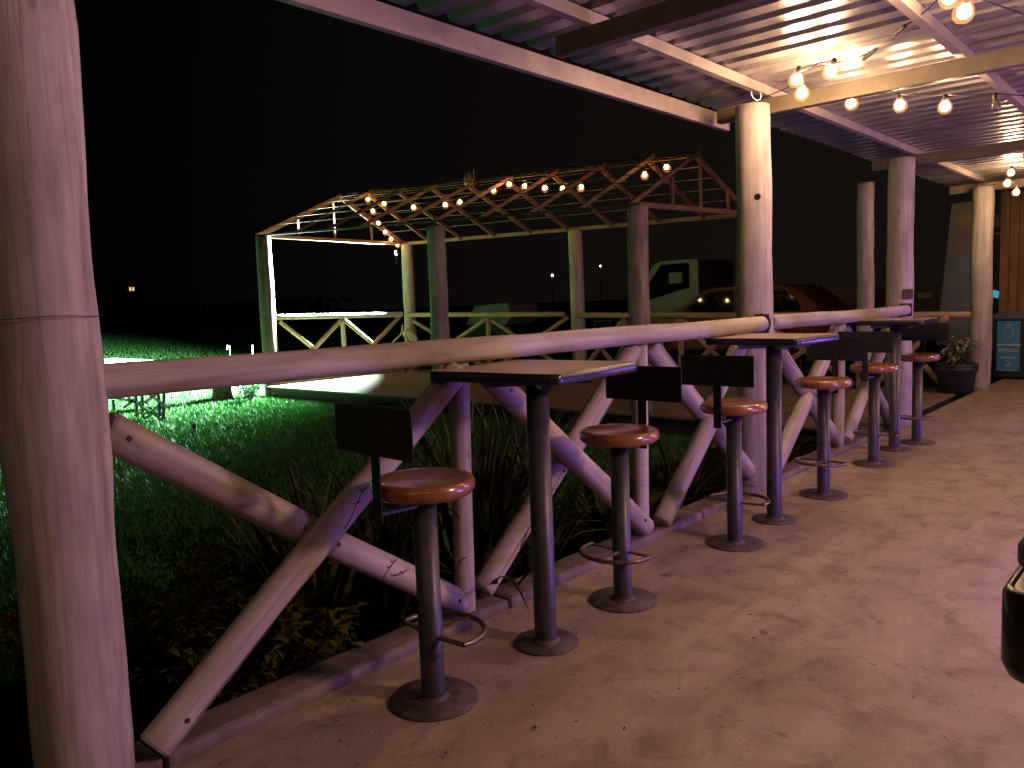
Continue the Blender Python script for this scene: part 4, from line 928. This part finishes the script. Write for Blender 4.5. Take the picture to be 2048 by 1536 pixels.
me = bpy.data.meshes.new('grass'); nT = len(V)//3; me.vertices.add(len(V)); me.vertices.foreach_set('co', V.ravel()); me.loops.add(nT*3); me.loops.foreach_set('vertex_index', np.arange(nT*3, dtype=np.int32)); me.polygons.add(nT); me.polygons.foreach_set('loop_start', np.arange(0, nT*3, 3, dtype=np.int32)); me.update(calc_edges=True); me.materials.append(BLADE)
o = bpy.data.objects.new('grass', me); link(o); o['kind'] = 'stuff'; o['label'] = 'short green lawn grass lit by the flood light'

mb = MB()      # dead leaves and crumbs blown over the floor
random.seed(21)
for k in range(150):
    x = random.uniform(.9, 9); y = 2.2-abs(random.gauss(0, .85))
    if y < -.4: continue
    a = random.uniform(0, 6.28); L = random.uniform(.006, .022)*(1.0 if k % 9 else 1.5); w = L*random.uniform(.25, .6); d = Vector((math.cos(a), math.sin(a), 0)); e = Vector((-d.y, d.x, 0)); p_ = Vector((x, y, .003))
    mb.add([p_-d*L/2, p_-e*w/2+Vector((0, 0, .003)), p_+d*L/2+Vector((0, 0, random.uniform(.001, .008))), p_+e*w/2+Vector((0, 0, .004))], [(0, 1, 2), (0, 2, 3)])
o = part('leaf_litter', mb, simple('dead_leaf', (0.055, 0.032, 0.020), 0.9, 0, .4, 5, 0.1), None, kind='stuff', fixn=False); o['label'] = 'scattered dead leaves and crumbs on the concrete'
# ================================================================== DARK TREES AND FAR LIGHTS
mb = MB()      # low far hedge line at the lawn's end
for k in range(2600):
    u = random.random(); x = -10+u*50; y = 75+random.uniform(-3, 3)-u*20; leaf(mb, Vector((x, y, gz(x, y)+random.uniform(0, 2.2)*(0.6+.4*noise.noise(Vector((x*.15, 0, 0)))))), Vector((random.gauss(0, 1), random.gauss(0, 1), random.gauss(.3, .6))), random.uniform(.5, 1.0), random.uniform(.3, .6), .3)
hd = part('far_hedge', mb, LEAFD, None, kind='stuff', fixn=False); hd['label'] = 'dark hedge line where the lawn ends'
def far_light(px, py, dist, r, m, name, label, cat):
    d = _f*F_PX+_rt*(px-1024)-_up*(py-768); d.normalize(); p_ = Vector((0, 0, CAM_H))+d*dist
    t = thing(name, (p_.x, p_.y, LZ), label, cat); mb = MB(); mb.tube([(p_.x+.3, p_.y+.3, LZ), (p_.x+.3, p_.y+.3, p_.z+.2)], .06, 6); part('lamp_pole', mb, BLACKP, t)
    mb = MB(); mb.lathe([(0, -r), (r*.7, -r*.7), (r, 0), (r*.7, r*.7), (0, r)], p_, n=12); part('lamp_head', mb, m, t)
far_light(1105, 551, 90, .11, FARL, 'street_lamp', 'distant white street light left of the fourth deck post', 'street lamp')
far_light(1201, 532, 110, .11, FARL, 'street_lamp', 'distant faint street light right of the middle deck post, slightly higher', 'street lamp')
fh = thing('far_house', (95, 223, LZ), 'far house with two small yellow lit windows beyond the lawn', 'house')
hp = at(263, 578, y=215); mb = MB(); mb.box((hp.x+.6, 219, hp.z/2), (5.0, 7, hp.z+2.4)); mb.prism([(hp.x-2.2, hp.z+1.0), (hp.x+3.4, hp.z+1.0), (hp.x+.6, hp.z+2.6)], 215.4, 223, 'y'); part('house_body', mb, BARK, fh)
for px in (260.5, 266.5): h2 = at(px, 578, y=215.3); mb = MB(); mb.box((h2.x, 215.3, h2.z), (.42, .2, .9)); part('window', mb, FARY, fh)

# ================================================================== UNSEEN FIXTURES assumed for the added pink and violet light
for i, (l, a, p_) in enumerate(ASSUMED_PINK_LAMPS):
    d = (Vector(a)-Vector(l)).normalized(); q = d.to_track_quat('Z', 'Y').to_matrix(); l = Vector(l)
    t = thing('assumed_pink_lamp', l, ('assumed pink lamp over the near end of the patio, out of frame', 'assumed pink lamp over the middle of the patio, out of frame', 'assumed pink lamp over the far end of the patio, out of frame')[i], 'lamp')  # unseen lamp, assumed as the source of the pink light
    mb = MB(); mb.lathe([(0.0, -0.12), (0.05, -0.11), (0.10, -0.03), (0.105, -0.006), (0.085, -0.006)], n=24); mb.v = [tuple(q @ Vector(v)+l) for v in mb.v]; part('shade', mb, BLACKP, t)
    mb = MB(); mb.bar(l-d*0.1, (l.x, l.y-.05, 2.6), .015, .015); part('stem', mb, BLACKP, t)
for i, (l, a, p_) in enumerate(ASSUMED_VIOLET_LAMPS):
    d = (Vector(a)-Vector(l)).normalized(); l = Vector(l); t = thing('assumed_violet_strip', l, ('assumed violet light strip low over the near patio floor, out of frame', 'assumed violet light strip low over the far patio floor, out of frame')[i], 'lamp')  # unseen strip, assumed as the source of the violet light
    s = d.cross(Vector((0, 0, 1))).normalized(); b_ = l-d*0.03
    mb = MB(); mb.bar(b_-s*.48, b_+s*.48, 0.03, 0.08); mb.bar(b_-s*.4-Vector((0, 0, .04)), Vector(((b_-s*.4).x, (b_-s*.4).y, 0)), .03, .03); mb.bar(b_+s*.4-Vector((0, 0, .04)), Vector(((b_+s*.4).x, (b_+s*.4).y, 0)), .03, .03); part('strip_housing', mb, BLACKP, t)
